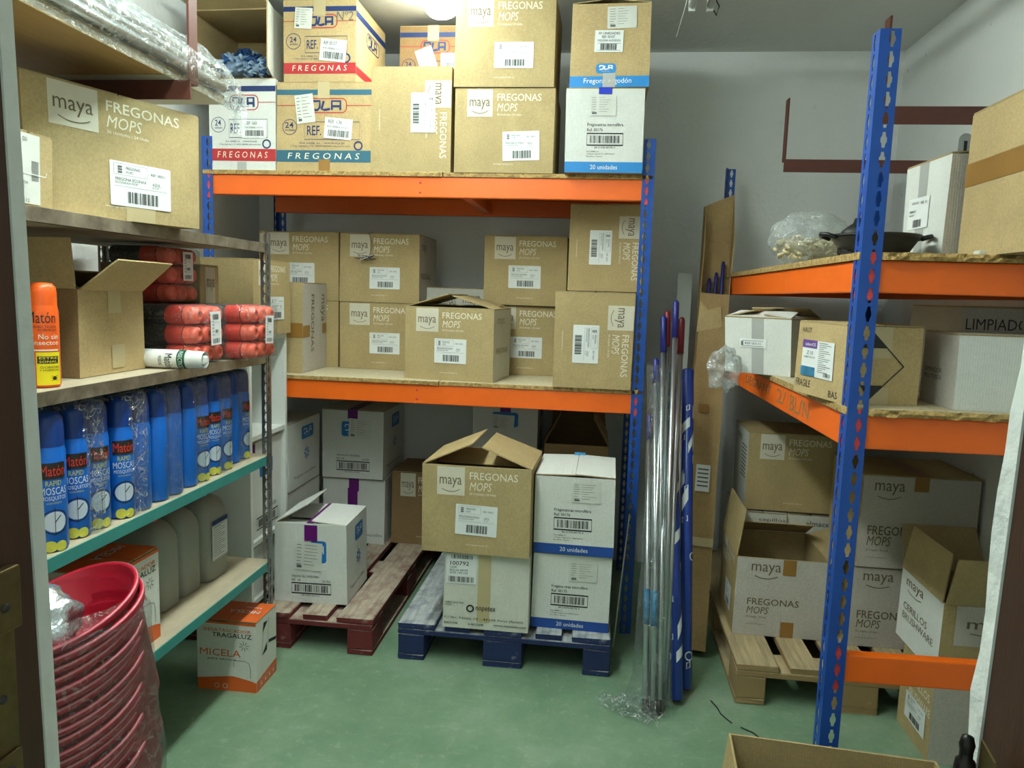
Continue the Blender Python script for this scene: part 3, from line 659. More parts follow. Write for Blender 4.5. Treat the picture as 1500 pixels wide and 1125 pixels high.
def maya_face(b, side='front', rot=0, lab=(.32, .22, .70, .55), tilt=0, small=True, shift=0.0, seed=1):
    f = b.face(side, rot); s = shift
    o = Geo(f, 1).rect(.124 + s, .67, .38 + s, .995, 2, 2).done('logo_panel', pr_panel, b.root)
    g = Geo(f, 2); g.text('maya', .148 + s, .755, .352 + s, .875, .0); smile(g, .17 + s, .335 + s, .742, .032, .0022); g.done('logo_lettering', pr_brown, o)
    g = Geo(f, 1); g.text('FREGONAS', .425 + s, .86, .865 + s, .945, .022); g.text('MOPS', .425 + s, .735, .63 + s, .83, 0, .22); g.text('30 Unidades / 24 Units', .425 + s, .685, .67 + s, .71, .01)
    if small: g.text('www.grupomaya.es', .40 + s, .095, .60 + s, .112, .01)
    g.done('lettering', pr_white, b.root)
    if lab: maya_label(b, f, *lab, tilt, seed)
def maya_side(b, side='right', rot=0, cream=None, v=1.0):
    f = b.face(side, rot)
    g = Geo(f, 1); g.text('maya', .16, .79, .48, .925, 0); smile(g, .20, .45, .775, .035, .0035); g.text('FREGONAS', .14, .40, .70, .485, .02); g.text('MOPS', .14, .285, .38, .375, 0, .2); g.text('30 Unidades / 24 Units', .14, .23, .36, .255); g.text('www.grupomaya.es', .14, .14, .34, .155)
    g.done('lettering', pr_brown if cream is None else cream, b.root)
def dla_letters(g, u0, v0, u1, v1, w):
    # three outlined letters drawn as one bent stroke each
    du = (u1 - u0) / 3.1; q = lambda k, x, y: (u0 + du * (k * 1.05 + x * .86), v0 + (v1 - v0) * y)
    g.line([q(0, 0, 0), q(0, .75, 0), q(0, 1, .3), q(0, 1, 1), q(0, .0, 1), q(0, 0, .55)], w)
    g.line([q(1, .25, 1), q(1, 0, .1), q(1, .35, 0), q(1, 1, .12)], w)
    g.line([q(2, 0, 0), q(2, 0, 1), q(2, 1, 1), q(2, 1, 0)], w); g.line([q(2, 0, .42), q(2, 1, .42)], w)
def blank_sheet(b, f, u0, v0, u1, v1, tilt=0, lines=7, name='delivery_note', m=None):
    sf = Sub(f, u0, v0, u1, v1, tilt); o = Geo(sf, 4).rect(0, 0, 1, 1).done(name, m or paper, b.root)
    g = Geo(sf, 5); r = random.Random(lines + int(u0 * 100))
    for i in range(lines):
        v = .88 - .8 * i / lines; g.rect(.08, v, .08 + r.uniform(.12, .2), v + .02); g.rect(.36, v + .005, .36 + r.uniform(.2, .5), v + .02)
    g.rect(.10, .08, .28, .17); g.done('note_print', ink_grey, o)
def dla_old(b, color, ref, under, note=None, sticker=(.46, .30, .80, .48), st_tilt=0, side='front', tape=True, hand=None, seed=3):
    f = b.face(side)
    Geo(f, 1).rect(0, .10, 1, .235, 3, 1).done('colour_band', color, b.root); Geo(f, 1).rect(0, .865, 1, .925, 3, 1).done('colour_band', navy if color is dla_red else color, b.root)
    g = Geo(f, 1); g.rect(0, .742, .34, .750); g.rect(.74, .742, 1, .750); g.ring(.32, .665, .74, .825, .004, .02); g.done('logo_frame', dla_red, b.root)
    g = Geo(f, 2); dla_letters(g, .37, .695, .69, .795, .009)
    g.ring(.30, .36, .88, .56, .002); g.text('REF.', .325, .405, .475, .515, .03); g.circ(.14, .50, .030, .0022); g.text('24', .09, .49, .18, .555, .02); g.text('unidades', .09, .455, .20, .48, .01)
    g.text('PLA GIRBE, S.L. - WWW.PLA.ES', .25, .305, .72, .325, .01); g.text('C/ Eng. Llagostera, n. 72 - 08200 SABADELL (Barcelona) Spain', .15, .272, .78, .292, .01); g.circ(.865, .29, .016, .006, 14); g.done('lettering', navy, b.root)
    g = Geo(f, 2); g.text(' '.join(under), .12, .135, .88, .205, .0, .14); g.done('band_lettering', pr_white, b.root)
    sf = Sub(f, *sticker, st_tilt); o = Geo(sf, 4).rect(0, 0, 1, 1).done('label', label_white, b.root)
    g = Geo(sf, 5); g.text(ref, .12, .72, .62, .90, .01); g.text('MOP CEREBRAL 4 X 24 U.', .10, .52, .88, .62); g.bars(.14, .10, .90, .42, 22, seed); g.done('barcode', ink, o)
    if note: blank_sheet(b, f, *note)
    if hand: Geo(f, 2).text(hand, .73, .75, .96, .86, -.005, .1).done('handwriting', ink_grey, b.root)
def dla_badge(b, f, u0, v0, u1, v1, m=None):
    o = Geo(f, 1).poly(rrect(f, u0, v0, u1, v1, .012)).done('logo_badge', m or dla_blue, b.root)
    g = Geo(f, 2); w = u1 - u0; h = v1 - v0; dla_letters(g, u0 + .18 * w, v0 + .42 * h, u1 - .16 * w, v0 + .78 * h, .005); g.text('productos', u0 + .3 * w, v0 + .18 * h, u1 - .3 * w, v0 + .28 * h); g.done('logo_lettering', label_white, o)
def dla_band(b, lines, band, band_m, note=(.30, .68, .64, .92), code=(.28, .33, .74, .47), m_text=None, side='front'):
    f = b.face(side); Geo(f, 1).rect(0, .0, 1, .13, 3, 1).done('colour_band', band_m, b.root); Geo(f, 2).text(band, .33, .04, .68, .095, .005).done('band_lettering', label_white, b.root)
    g = Geo(f, 1); g.text(lines[0], code[0], code[3] + .075, code[0] + .46, code[3] + .125, .012); g.text(lines[1], code[0], code[3] + .025, code[0] + .20, code[3] + .062, .012)
    g.ring(*code, .005); g.bars(code[0] + .04, code[1] + .025, code[2] - .04, code[3] - .025, 26, 5); g.text('84 21576 00176 4', code[0] + .1, code[1] - .04, code[2] - .1, code[1] - .015)
    for i in range(3): g.text(['PLA GIRBE, S.L.', 'C/ Enginyer Llagostera 72 - 08200 Sabadell', 'Barcelona - Espana'][i], code[0], code[1] - .085 - .03 * i, code[0] + (.16, .36, .2)[i], code[1] - .067 - .03 * i, .01)
    g.done('lettering', ink, b.root)
    if note: blank_sheet(b, f, *note)
def dla_violet(b, front_note=True, code=True, side='right', note=(.44, .60, .80, .88), badge=(.32, .62, .66, .84), line='FREGONA HILO MICROFIBRA'):
    f = b.face('front'); dla_badge(b, f, *badge)
    if front_note: blank_sheet(b, f, *note, -3)
    if code:
        g = Geo(f, 1); g.text(line, .24, .325, .62, .352, .012); g.text('REF. 158', .24, .275, .36, .302, .012); g.text('24 UDS.', .66, .275, .78, .302, .012); g.ring(.24, .12, .78, .25, .005); g.bars(.28, .14, .74, .23, 26, 9); g.text('84 21576 00158 0', .38, .085, .62, .105); g.done('lettering', ink, b.root)
    f2 = b.face(side); dla_badge(b, f2, .40, .70, .78, .90)
    g = Geo(f2, 1); g.circ(.56, .47, .014, .006, 12)
    for k in range(8): a = PI * k / 4; g.line([(.56 + .018 * math.cos(a) / f2.W, .47 + .018 * math.sin(a) / f2.T), (.56 + .03 * math.cos(a) / f2.W, .47 + .03 * math.sin(a) / f2.T)], .008)
    g.done('emblem', dla_blue, b.root)
    Geo(f2, 1).text('Fregona microfibra', .16, .13, .86, .19).done('side_lettering', ink_grey, b.root)

MG = 'FREGONAS mop cartons'; DG = 'white and kraft mop cartons with a blue logo'
C_ = 'cardboard_carton'; K_ = 'carton'
def mayabox(label, fl, rz, z, w=.40, h=.33, d=.30, up=False, **kw):
    fc = {k: kw.pop(k) for k in ('lab', 'tilt', 'shift', 'seed_l') if k in kw}
    if 'seed_l' in fc: fc['seed'] = fc.pop('seed_l')
    if up: w, h = h, w
    b = Carton(C_, label, K_, fl, rz, w, d, h, z, group=MG, **kw)
    maya_face(b, 'front', 1 if up else 0, **fc)
    return b
# ---- top shelf of the back rack
ZT = 1.8665
b = Carton(C_, 'white carton with blue top line and red FREGONAS band at the left shelf end', K_, (-1.640, 3.004), 0, .285, .40, .362, ZT, {'all': white_card}, group=DG, tape=tape_grey, tape_drop=.0)
dla_old(b, dla_red, 'REF 160', 'FREGONAS', sticker=(.50, .355, .86, .555)); b.fronttape(.42, .0, .56, .09, tape_grey)
A_top = ZT + .362
b = Carton(C_, 'kraft carton with teal FREGONAS band, lower of two at the shelf left', K_, (-1.348, 2.998), 0, .395, .38, .345, ZT, {'all': kraft_dla}, group=DG, tape=tape_clear)
dla_old(b, dla_teal, 'REF. 136', 'FREGONAS', note=(.205, .545, .40, .87, 7), sticker=(.51, .365, .80, .60), st_tilt=-5); b.fronttape(.45, .0, .57, .13, tape_brown)
b = Carton(C_, 'kraft carton with red FREGONAS band and handwritten N2, stacked under the ceiling', K_, (-1.318, 3.004), 0, .300, .40, .312, ZT + .350, {'all': kraft_dla}, group=DG, tape=tape_clear)
dla_old(b, dla_red, 'REF 00107', 'FREGONAS', note=(.16, .655, .40, .91, -4), sticker=(.51, .25, .87, .52), st_tilt=-6, hand='N\u00ba2'); f = b.face('right')
Geo(f, 1).rect(0, .10, 1, .20, 3, 1).done('colour_band', dla_red, b.root); Geo(f, 1).rect(0, .80, 1, .88, 3, 1).done('colour_band', navy, b.root); g = Geo(f, 2); dla_letters(g, .40, .60, .68, .72, .008); g.ring(.34, .57, .76, .75, .004, .02); g.done('logo_lettering', navy, b.root)
mayabox('FREGONAS mop carton set on end, beside the teal-banded carton on top shelf', (-.950, 3.000), 0, ZT, up=True, lab=(.24, .50, .62, .80), w=.403, h=.324)
b = Carton(C_, 'plain mop carton behind the end-standing FREGONAS carton, under the rearmost kraft one', K_, (-.955, 3.335), 0, .33, .38, .335, ZT, group=MG)
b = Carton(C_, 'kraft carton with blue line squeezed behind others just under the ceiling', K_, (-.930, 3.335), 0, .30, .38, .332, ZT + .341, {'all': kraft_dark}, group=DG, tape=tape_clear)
dla_old(b, dla_red, 'REF. 127', 'FREGONAS', note=(.27, .45, .53, .73, 20), sticker=(.62, .46, .96, .66)); 
mayabox('lower FREGONAS mop carton of the pair at the middle of the top shelf', (-.612, 3.000), 0, ZT, w=.395, h=.322, d=.36, lab=(.49, .15, .86, .50), tilt=2)
mayabox('upper FREGONAS mop carton of the pair, nearly touching the ceiling on top shelf', (-.615, 3.000), 0, ZT + .328, w=.392, h=.335, d=.34, lab=(.40, .21, .79, .50), shift=.0)
b = Carton(C_, 'white carton with bright blue 20 unidades band on the top shelf right end', K_, (-.170, 2.965), 0, .298, .40, .312, ZT, {'all': white_card}, group=DG, tape=tape_blue, tape_drop=.02)
dla_band(b, ('Fregonatiras microfibra', 'Ref. 00176'), '20 unidades', band_blue)
b = Carton(C_, 'kraft carton with blue Fregona Algodon band atop the white one on shelf', K_, (-.163, 2.970), -.6, .298, .40, .305, ZT + .318, {'all': kraft_dla}, group=DG, flaps={'left': 9, 'right': 7}, seed=5, jit=.006)
f = b.face('front'); Geo(f, 1).rect(0, .0, 1, .135, 3, 1).done('colour_band', band_blue, b.root); Geo(f, 2).text('Fregona Algod\u00f3n', .18, .03, .78, .11, .01).done('band_lettering', label_white, b.root); dla_badge(b, f, .33, .165, .58, .285, band_blue)
blank_sheet(b, f, .45, .70, .82, .96, 1); sf = Sub(f, .30, .42, .66, .68, -1); o = Geo(sf, 4).rect(0, 0, 1, 1).done('label', label_white, b.root); g = Geo(sf, 5); g.text('30 UNIDADES', .12, .80, .88, .92, .01); g.text('REF. 00107', .25, .64, .70, .76, .01); g.text('FREGONA ALGODON', .1, .48, .9, .58); g.ring(.1, .08, .92, .4, .001); g.bars(.2, .1, .8, .38, 22, 8); g.done('barcode', ink, o); b.fronttape(.42, .0, .58, .17, tape_grey)
# the open carton of mop heads lying on its side above the white one
b = Carton('open_carton', 'white carton on its side, open to the front, holding blue mop heads', K_, (0, 0), 0, .355, .28, .40, 0, {'all': white_worn}, flaps={'left': 262, 'right': 104, 'back': 100}, flap_len=.13, group=None, inner=kraft_in)
b.root.rotation_euler = (PI / 2, 0, 0); b.root.location = (-1.553, 3.43, A_top + .1415)
# ---- middle shelf of the back rack
ZM = 1.0250
mayabox('upper FREGONAS mop carton at the far left of the middle shelf', (-1.600, 3.36), 0, ZM + .312, w=.385, h=.308)
mayabox('lower FREGONAS mop carton far left, mostly hidden by the tall one', (-1.600, 3.36), 0, ZM, w=.385, h=.308)
b = mayabox('upper FREGONAS mop carton, second stack of the middle shelf, threads hanging on it', (-1.205, 3.35), 0, ZM + .310, w=.375, h=.308, d=.34, mats={'right': grey_card}, lab=(.38, .20, .76, .52))
f = b.face('right'); Geo(f, 2).rect(.42, .80, .62, 1, 1, 1).done('tape', tape_grey, b.root); g = Geo(f, 1); g.text('maya', .12, .74, .40, .88); g.text('FREGONAS', .10, .36, .62, .45, .02); g.done('side_lettering', pr_brown, b.root)
mayabox('lower FREGONAS mop carton of the second stack on the middle shelf', (-1.203, 3.35), 0, ZM, w=.375, h=.305, d=.34, mats={'right': grey_card}, lab=(.38, .24, .76, .56))
b = Carton(C_, 'tall FREGONAS carton on end with brown tape round its pale side', K_, (-1.565, 3.058), 1.2, .300, .285, .385, ZM, {'all': kraft, 'right': grey_card}, group=MG, tape=None)
f = b.face('right', 1); g = Geo(f, 1); g.text('maya', .12, .72, .44, .90); g.text('FREGONAS', .12, .34, .78, .46, .02); g.done('lettering', pr_brown, b.root)
b.fronttape(.62, .40, 1.0, .56, tape_brown); b.fronttape(.0, .40, .28, .53, tape_brown, 'right'); b.fronttape(.82, .42, 1.0, .54, tape_brown, 'right')
b = Carton(C_, 'open FREGONAS mop carton with lifted flaps at the front of the middle shelf', K_, (-.815, 3.062), -6.5, .385, .30, .300, ZM, {'all': kraft, 'right': white_worn}, group=MG, flaps={'left': 17, 'right': 15, 'back': 4, 'front': -14}, flap_len=None)
maya_face(b, 'front', 0, lab=(.34, .24, .70, .58)); f = b.face('right'); g = Geo(f, 1); g.text('maya', .2, .76, .6, .88); g.text('FREGONAS', .14, .38, .82, .46, .01); g.done('side_lettering', pr_tan, b.root)
b = Carton(C_, 'pale FREGONAS carton behind the open one on the middle shelf', K_, (-.832, 3.50), 0, .285, .30, .385, ZM, {'all': white_worn}, group=MG)
g = b.geo('front'); g.text('maya', .62, .78, .92, .92); g.text('FREGONAS', .10, .80, .50, .88, .02); g.done('lettering', pr_brown, b.root)
mayabox('upper FREGONAS mop carton of the right-hand stack on the middle shelf', (-.536, 3.36), 0, ZM + .318, w=.375, h=.305, lab=(.30, .25, .69, .58))
mayabox('lower FREGONAS mop carton of the right-hand stack on the middle shelf', (-.530, 3.38), 0, ZM, w=.385, h=.312, lab=(.32, .25, .70, .56))
mayabox('FREGONAS mop carton set on end high at the middle shelf right', (-.146, 3.20), 0, ZM + .390, w=.358, h=.305, up=True, lab=(.29, .28, .69, .58))
b = Carton(C_, 'FREGONAS carton hidden behind the front end-standing one, carrying the high one', K_, (-.138, 3.315), 0, .295, .32, .384, ZM, group=MG)
mayabox('FREGONAS mop carton on end overhanging the orange beam, right of middle shelf', (-.184, 2.985), 0, ZM, w=.382, h=.313, d=.30, up=True, lab=(.335, .24, .735, .57))
# ---- on the pallets below
ZP = .1445
b = Carton('open_carton', 'white carton with violet tape and raised flaps on the red pallet', K_, (-1.245, 2.725), 2, .292, .285, .322, ZP, {'all': white_card, 'top': white_card}, group=DG, flaps={'left': 30, 'right': 3, 'front': -12, 'back': -8}, inner=white_worn)
dla_violet(b, note=(.28, .42, .66, .78), badge=(.50, .52, .72, .80)); b.fronttape(.42, .80, .60, 1.0, tape_purple, layer=6)
g = b.geo('top', 3); g.rect(.44, 0, .54, 1, 1, 5); g.done('tape', tape_purple, b.root)
b = Carton(C_, 'white blue-logo carton with violet tape, lower one in the dark behind', K_, (-1.325, 3.46), 0, .31, .36, .322, ZP, {'all': white_card}, group=DG, tape=tape_purple)
b.fronttape(.40, .55, .56, .86, tape_purple); Geo(b.face('front'), 1).text('Fregona microfibra', .50, .10, .97, .16).done('lettering', ink_grey, b.root)
b = Carton(C_, 'white blue-logo carton with violet tape and paper note, upper one at back', K_, (-1.326, 3.44), 0, .308, .36, .335, ZP + .330, {'all': white_card}, group=DG, tape=tape_purple, tape_drop=.04)
dla_violet(b)
b = Carton(C_, 'white blue-logo carton in shade beside the cabinet, its logo side out', K_, (-1.615, 3.07), 0, .28, .36, .30, ZP + .345, {'all': white_card}, group=DG); dla_violet(b, False, False)
b = Carton(C_, 'white carton in shade at the bottom beside the cabinet', K_, (-1.615, 3.07), 0, .275, .37, .338, ZP, {'all': white_card}, group=DG)
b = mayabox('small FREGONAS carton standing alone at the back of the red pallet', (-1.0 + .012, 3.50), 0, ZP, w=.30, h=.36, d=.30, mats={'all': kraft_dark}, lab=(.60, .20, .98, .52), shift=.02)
b = Carton(C_, 'battered white carton with brown tape and round emblem on the blue pallet', K_, (-.540, 2.622), -1.2, .318, .36, .292, ZP, {'all': white_worn}, tape=tape_clear, tape_drop=.0, jit=.007)
b.fronttape(.40, .10, .55, 1.0, tape_clear); f = b.face('front')
sf = Sub(f, .02, .60, .38, .99, 0); o = Geo(sf, 3).rect(0, 0, 1, 1).done('label', label_white, b.root); g = Geo(sf, 4); g.bars(.14, .84, .86, .98, 18, 4); g.text('100792', .12, .62, .74, .76, .03); g.text('CA200', .12, .52, .34, .59, .01); g.text('BOLSA 60CM', .12, .42, .70, .49, .02); g.text('NTE 100 LPJ', .12, .32, .70, .39, .02); g.bars(.08, .05, .92, .24, 22, 6); g.done('barcode', ink, o)
g = Geo(f, 3); g.text('FABRICADO POR', .02, .33, .24, .355, .01); g.text('MADE', .02, .30, .10, .322, .01); g.text('nopetex', .385, .235, .62, .315, .01); g.circ(.32, .275, .012, .006, 16); g.text('C/ Inc. Nova, 15 - 43204 Reus (Spain)', .02, .12, .94, .155, .01); g.text('E0632900', .02, .05, .18, .08, .02); g.text('A-46123698', .30, .05, .48, .08, .02); g.text('www.nopetex.com', .60, .05, .98, .085, .01); g.done('lettering', ink, b.root)
b = Carton('open_carton', 'large open FREGONAS mop carton with gabled flaps stacked on the blue pallet', K_, (-.620, 2.603), -1.5, .398, .34, .326, ZP + .296, {'all': kraft}, group=MG, flaps={'left': 24, 'right': 20, 'back': -10, 'front': -16}, jit=.005)
maya_face(b, 'front', 0, lab=(.315, .22, .70, .57), tilt=-1.5, shift=.015)
b.geo('top', 1)
b = Carton(C_, 'white carton with navy 20 unidades band, upper of two on blue pallet', K_, (-.213, 2.672), -.8, .294, .36, .294, ZP + .296, {'all': white_card}, group=DG, tape=None, flaps={'left': 2.0, 'right': 2.4})
dla_band(b, ('Fregonatiras microfibra', 'Ref. 00176'), '20 unidades', band_navy, note=(.46, .68, .82, .94), code=(.25, .32, .72, .47))
for uu in (.45, .53): b.geo('top', 4).rect(uu - .03, 0, uu + .03, 1, 1, 4).done('tape', tape_grey, b.root)
boxo('tape_tab', (-.022, .165, .300, .022, .178, .312), tape_sky, b.root)
b = Carton(C_, 'white carton with navy 20 unidades band, lower of two on blue pallet', K_, (-.212, 2.684), -.8, .292, .36, .291, ZP, {'all': white_card}, group=DG)
dla_band(b, ('Fregona tiras microfibra', 'Ref. 00175'), '20 unidades', band_navy, note=(.46, .66, .82, .92), code=(.25, .32, .72, .47))
b = Carton(C_, 'tall white carton at the wall below the violet-taped one, mostly hidden', K_, (-.580, 3.44), 0, .31, .36, .425, ZP, {'all': white_card}, group=DG)
b = Carton(C_, 'white blue-logo carton with violet tape on the wall-side stack at centre', K_, (-.578, 3.43), 0, .305, .36, .315, ZP + .431, {'all': white_card}, group=DG, tape=tape_purple, tape_drop=.05)
dla_violet(b, True, True, note=(.30, .58, .64, .80), badge=(.30, .62, .70, .84))
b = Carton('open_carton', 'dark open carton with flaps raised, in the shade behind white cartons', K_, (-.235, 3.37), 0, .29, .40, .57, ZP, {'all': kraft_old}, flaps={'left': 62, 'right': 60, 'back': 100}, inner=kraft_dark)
# carton inside the white cabinet and the one on top of it
b = Carton(C_, 'white violet-taped carton standing inside the white cabinet', K_, (-1.590, 2.668), 0, .27, .28, .385, .144 + .2535, {'all': white_card}, group=DG); b.fronttape(.0, .80, .16, 1.0, tape_purple, 'right'); dla_badge(b, b.face('right'), .30, .62, .72, .80)
g = b.geo('right'); g.text('24 UDS.', .62, .25, .86, .29, .01); g.ring(.2, .08, .9, .2, .005); g.bars(.26, .10, .84, .18, 20, 7); g.done('lettering', ink, b.root)
b = Carton(C_, 'white carton low in the cabinet below the taped one', K_, (-1.590, 2.668), 0, .27, .28, .20, .144 + .0185, {'all': white_card}, group=DG)
b = Carton(C_, 'FREGONAS mop carton lying on top of the white cabinet', K_, (-1.600, 2.650), 0, .315, .325, .285, .144 + 1.06, group=MG); maya_face(b, 'right', 0, lab=(.42, .20, .80, .52))

# ------------------------------------------------------------------ pallets
def plank_data(name, x, y, z, m, seed):
    bm = bmesh.new(); add_box(bm, 0, 0, 0, x, y, z, bevel=.003); r = random.Random(seed)
    for v in bm.verts: v.co += Vector((r.uniform(-1, 1), r.uniform(-1, 1), r.uniform(-.5, .5))) * .0016
    bmesh.ops.recalc_face_normals(bm, faces=bm.faces); me = bpy.data.meshes.new(name); bm.to_mesh(me); bm.free(); me.materials.append(m); return me
def pallet(label, fl, rz, m, mb=None, ln=1.2):
    t = thing('pallet', label, 'pallet', (fl[0], fl[1], 0), math.radians(rz), 'wooden pallets'); mb = mb or m; W = .80
    wide = plank_data('deck_board', .142, ln, .0215, m, 1); thin = plank_data('deck_board', .098, ln, .0215, m, 2)
    for x, dta, yo in ((0, wide, 0), (.180, thin, .002), (.329, wide, -.002), (.522, thin, .003), (.658, wide, 0)): share('deck_board', dta, t, (x, yo, .1225))
    cross = plank_data('stringer_board', W, .14, .0215, m, 3)
    for y in (.0, ln / 2 - .07, ln - .14): share('stringer_board', cross, t, (0, y, .1005))
    bn = plank_data('block', .10, .14, .0775, mb, 4); bw = plank_data('block', .145, .14, .0775, mb, 5)
    base_n = plank_data('base_board', .10, ln, .0215, m, 6); base_w = plank_data('base_board', .145, ln, .0215, m, 7)
    for x, d_, q in ((0, bn, base_n), (.3275, bw, base_w), (.70, bn, base_n)):
        share('base_board', q, t, (x, 0, .0005))
        for y in (.0, ln / 2 - .07, ln - .14): share('block', d_, t, (x, y, .0225))
    return t
pallet('red-painted pallet with worn boards under the left cartons', (-1.612, 2.625), 0, red_p)
pallet('blue-painted pallet with worn boards under the centre cartons', (-.712, 2.625), 0, blue_p)
pallet('bare wooden pallet beneath the right rack', (.522, 2.525), 0, raw_p)

# ------------------------------------------------------------------ right rack
ZU, ZL = 1.513, 1.151
b = Carton(C_, 'big kraft carton with brown tape band at the right edge of top shelf', K_, (.876, 1.672), 0, .40, .325, .345, ZU, {'all': kraft_dla}, tape=tape_brown); b.fronttape(0, .50, 1, .66, tape_brown, 'left'); b.fronttape(0, .50, 1, .66, tape_brown, 'front')
b = Carton('open_carton', 'white carton with shipping label on the top shelf of the right rack', K_, (.848, 2.025), 1, .30, .25, .262, ZU, {'all': white_card, 'front': grey_card}, flaps={'left': 6, 'right': 2}, jit=.006)  # grey front puts the shade of the unlit side into the card
f = b.face('left'); Geo(f, 1).rect(.32, .0, .52, 1, 1, 3).done('tape', tape_grey, b.root); sf = Sub(f, .12, .34, .62, .66, 0); o = Geo(sf, 3).rect(0, 0, 1, 1).done('label', label_white, b.root); g = Geo(sf, 4); g.text('MOPA PLUS', .2, .80, .52, .88, .01); g.text('REF. 12', .62, .78, .9, .86, .01); g.text('GRANDE', .1, .54, .4, .62, .03); g.text('azul', .1, .44, .3, .5); g.bars(.3, .06, .7, .3, 14, 3); g.done('barcode', ink, o)
# bag of cream mop heads
def mop_head(name, parent, loc, size, m, n=46, seed=1, m2=None, squash=(1, 1, .7)):
    r = random.Random(seed); V, F = [], []; V2, F2 = [], []
    for i in range(n):
        a = r.uniform(0, 2 * PI); el = r.uniform(-.9, 1.2); dirv = Vector((math.cos(a) * math.cos(el), math.sin(a) * math.cos(el), math.sin(el))); tw = Vector((-math.sin(a), math.cos(a), 0)) * r.uniform(-.7, .7)
        pts = []
        for k in range(7):
            t_ = k / 6; p = (dirv + tw * t_).normalized() * (.35 + .65 * math.sin(PI * (.15 + .55 * t_))) * r.uniform(.95, 1.05); p = p + Vector((0, 0, -.25 * t_ * t_))
            pts.append((p.x * size * squash[0], p.y * size * squash[1], p.z * size * squash[2]))
        vs, fs = tube_geo(pts, size * .085, 5); tgt = (V2, F2) if (m2 and i % 4 == 0) else (V, F); bq = len(tgt[0]); tgt[0].extend(vs); tgt[1].extend(tuple(bq + x for x in f_) for f_ in fs)
    bq = len(V); bm = bmesh.new(); bmesh.ops.create_icosphere(bm, subdivisions=2, radius=size * .72); 
    for v in bm.verts: V.append((v.co.x * squash[0], v.co.y * squash[1], v.co.z * squash[2]))
    F.extend(tuple(bq + v.index for v in f_.verts) for f_ in (bm.verts.index_update() or bm.faces)); bm.free()
    o = meshobj(name, V, F, m, parent, smooth=True, loc=loc)
    if m2: meshobj('coloured_strands', V2, F2, m2, o, smooth=True)['kind'] = 'stuff'
    return o
def blob(name, parent, m, rad, seed, sub=4, amp=.16, freq=3.0, loc=None, flat=None, ridges=.05):
    bm = bmesh.new(); bmesh.ops.create_icosphere(bm, subdivisions=sub, radius=1.0)
    for v in bm.verts:
        n = v.co.normalized(); q = n * freq + Vector((seed, seed * 2, 0)); k = 1 + amp * noise.noise(q) + ridges * (1 - abs(noise.noise(q * 2.7))) + .5 * ridges * (1 - abs(noise.noise(q * 6.1)))
        v.co = Vector((n.x * rad[0], n.y * rad[1], n.z * rad[2])) * k
        if flat is not None and v.co.z < flat: v.co.z = flat + (v.co.z - flat) * .08
    return fin(name, bm, m, parent, True, loc)
t = thing('mop_bag', 'clear plastic bag of cream mop heads on the right rack', 'bag', (.68, 2.62, ZU))
mop_head('string_mop', t, (-.055, -.03, .06), .062, mop_cream, 44, 3); mop_head('string_mop', t, (.055, .03, .062), .062, mop_cream, 44, 4)
blob('plastic_bag', t, bag_film, (.125, .105, .088), 5.0, flat=-.080, loc=(0, 0, .0885), amp=.12)
# black pan beside the post
t = thing('black_pan', 'black shallow pan with loop handles behind the tall blue post', 'pan', (.702, 2.08, ZU))
lathe('bowl', [(0, .002), (.075, .002), (.105, .05), (.112, .055), (.110, .060), (.100, .052), (.072, .008), (0, .008)], black_pl, t, 28)
for s in (-1, 1): tube('handle', [(s * .104, -.03, .05), (s * .128, -.028, .058), (s * .136, 0, .060), (s * .128, .028, .058), (s * .104, .03, .05)], .006, black_pl, t, 8)
lathe('knob_lid', [(.0, .105), (.018, .103), (.022, .09), (.030, .085), (.048, .07), (.055, .04), (.055, .009)], black_pl, t, 20, (-.035, .0, 0))
tag(boxo('crumpled_paper', (.86, 1.86, ZU + .001, .90, 1.89, ZU + .012), paper, bevel=.004), 'small white scrap of paper in front of the black pan', 'paper')
# middle shelf of the right rack
b = Carton('open_carton', 'white open carton turned askew, overhanging the left of right rack', K_, (.425, 2.63), -34, .232, .27, .186, ZL, {'all': white_card}, flaps={'left': 14, 'right': 6, 'back': 20, 'front': 12}, flap_len=.10, jit=.008)
f = b.face('front'); Geo(f, 1).rect(.42, 0, .60, 1, 1, 3).done('tape', tape_grey, b.root); sf = Sub(f, .24, .47, .64, .63, 0); o = Geo(sf, 3).rect(0, 0, 1, 1).done('label', label_white, b.root); g = Geo(sf, 4); g.text('REF 00131', .2, .35, .8, .6, .01); g.rect(.1, .75, .9, .8); g.rect(.1, .15, .9, .2); g.rect(.05, .2, .13, .7); g.done('barcode', ink_grey, o)
b = Carton(C_, 'kraft carton printed FRAGILE with a blue product sticker and black diamond', K_, (.588, 1.868), 10.5, .190, .262, .190, ZL, {'all': kraft_dla})
f = b.face('left'); g = Geo(f, 1); g.text('HAUT', .09, .86, .30, .93); g.text('FRAGILE', .05, .10, .36, .20); g.text('BAS', .74, .04, .90, .13); g.done('lettering', ink, b.root)
sf = Sub(f, .14, .26, .80, .76, 0); o = Geo(sf, 3).rect(0, 0, 1, 1).done('product_label', label_white, b.root); Geo(sf, 4).rect(.0, .78, .48, 1).done('label_heading', print_violet, o); Geo(sf, 4).rect(.0, .0, .46, .26).done('label_picture', print_aqua, o)
g = Geo(sf, 5); g.text('sidemOS', .10, .84, .44, .93, .02); g.done('label_brand', label_white, o); g = Geo(sf, 4); g.text('Z 10', .16, .60, .36, .70); g.text('AMBIENTADOR', .06, .50, .44, .55)
for i in range(16): g.rect(.54, .94 - .052 * i, .54 + .38 * (.7 + .3 * math.sin(i * 1.7)), .955 - .052 * i)
g.bars(.74, .06, .94, .16, 8, 2); g.done('label_lettering', ink_grey, o)
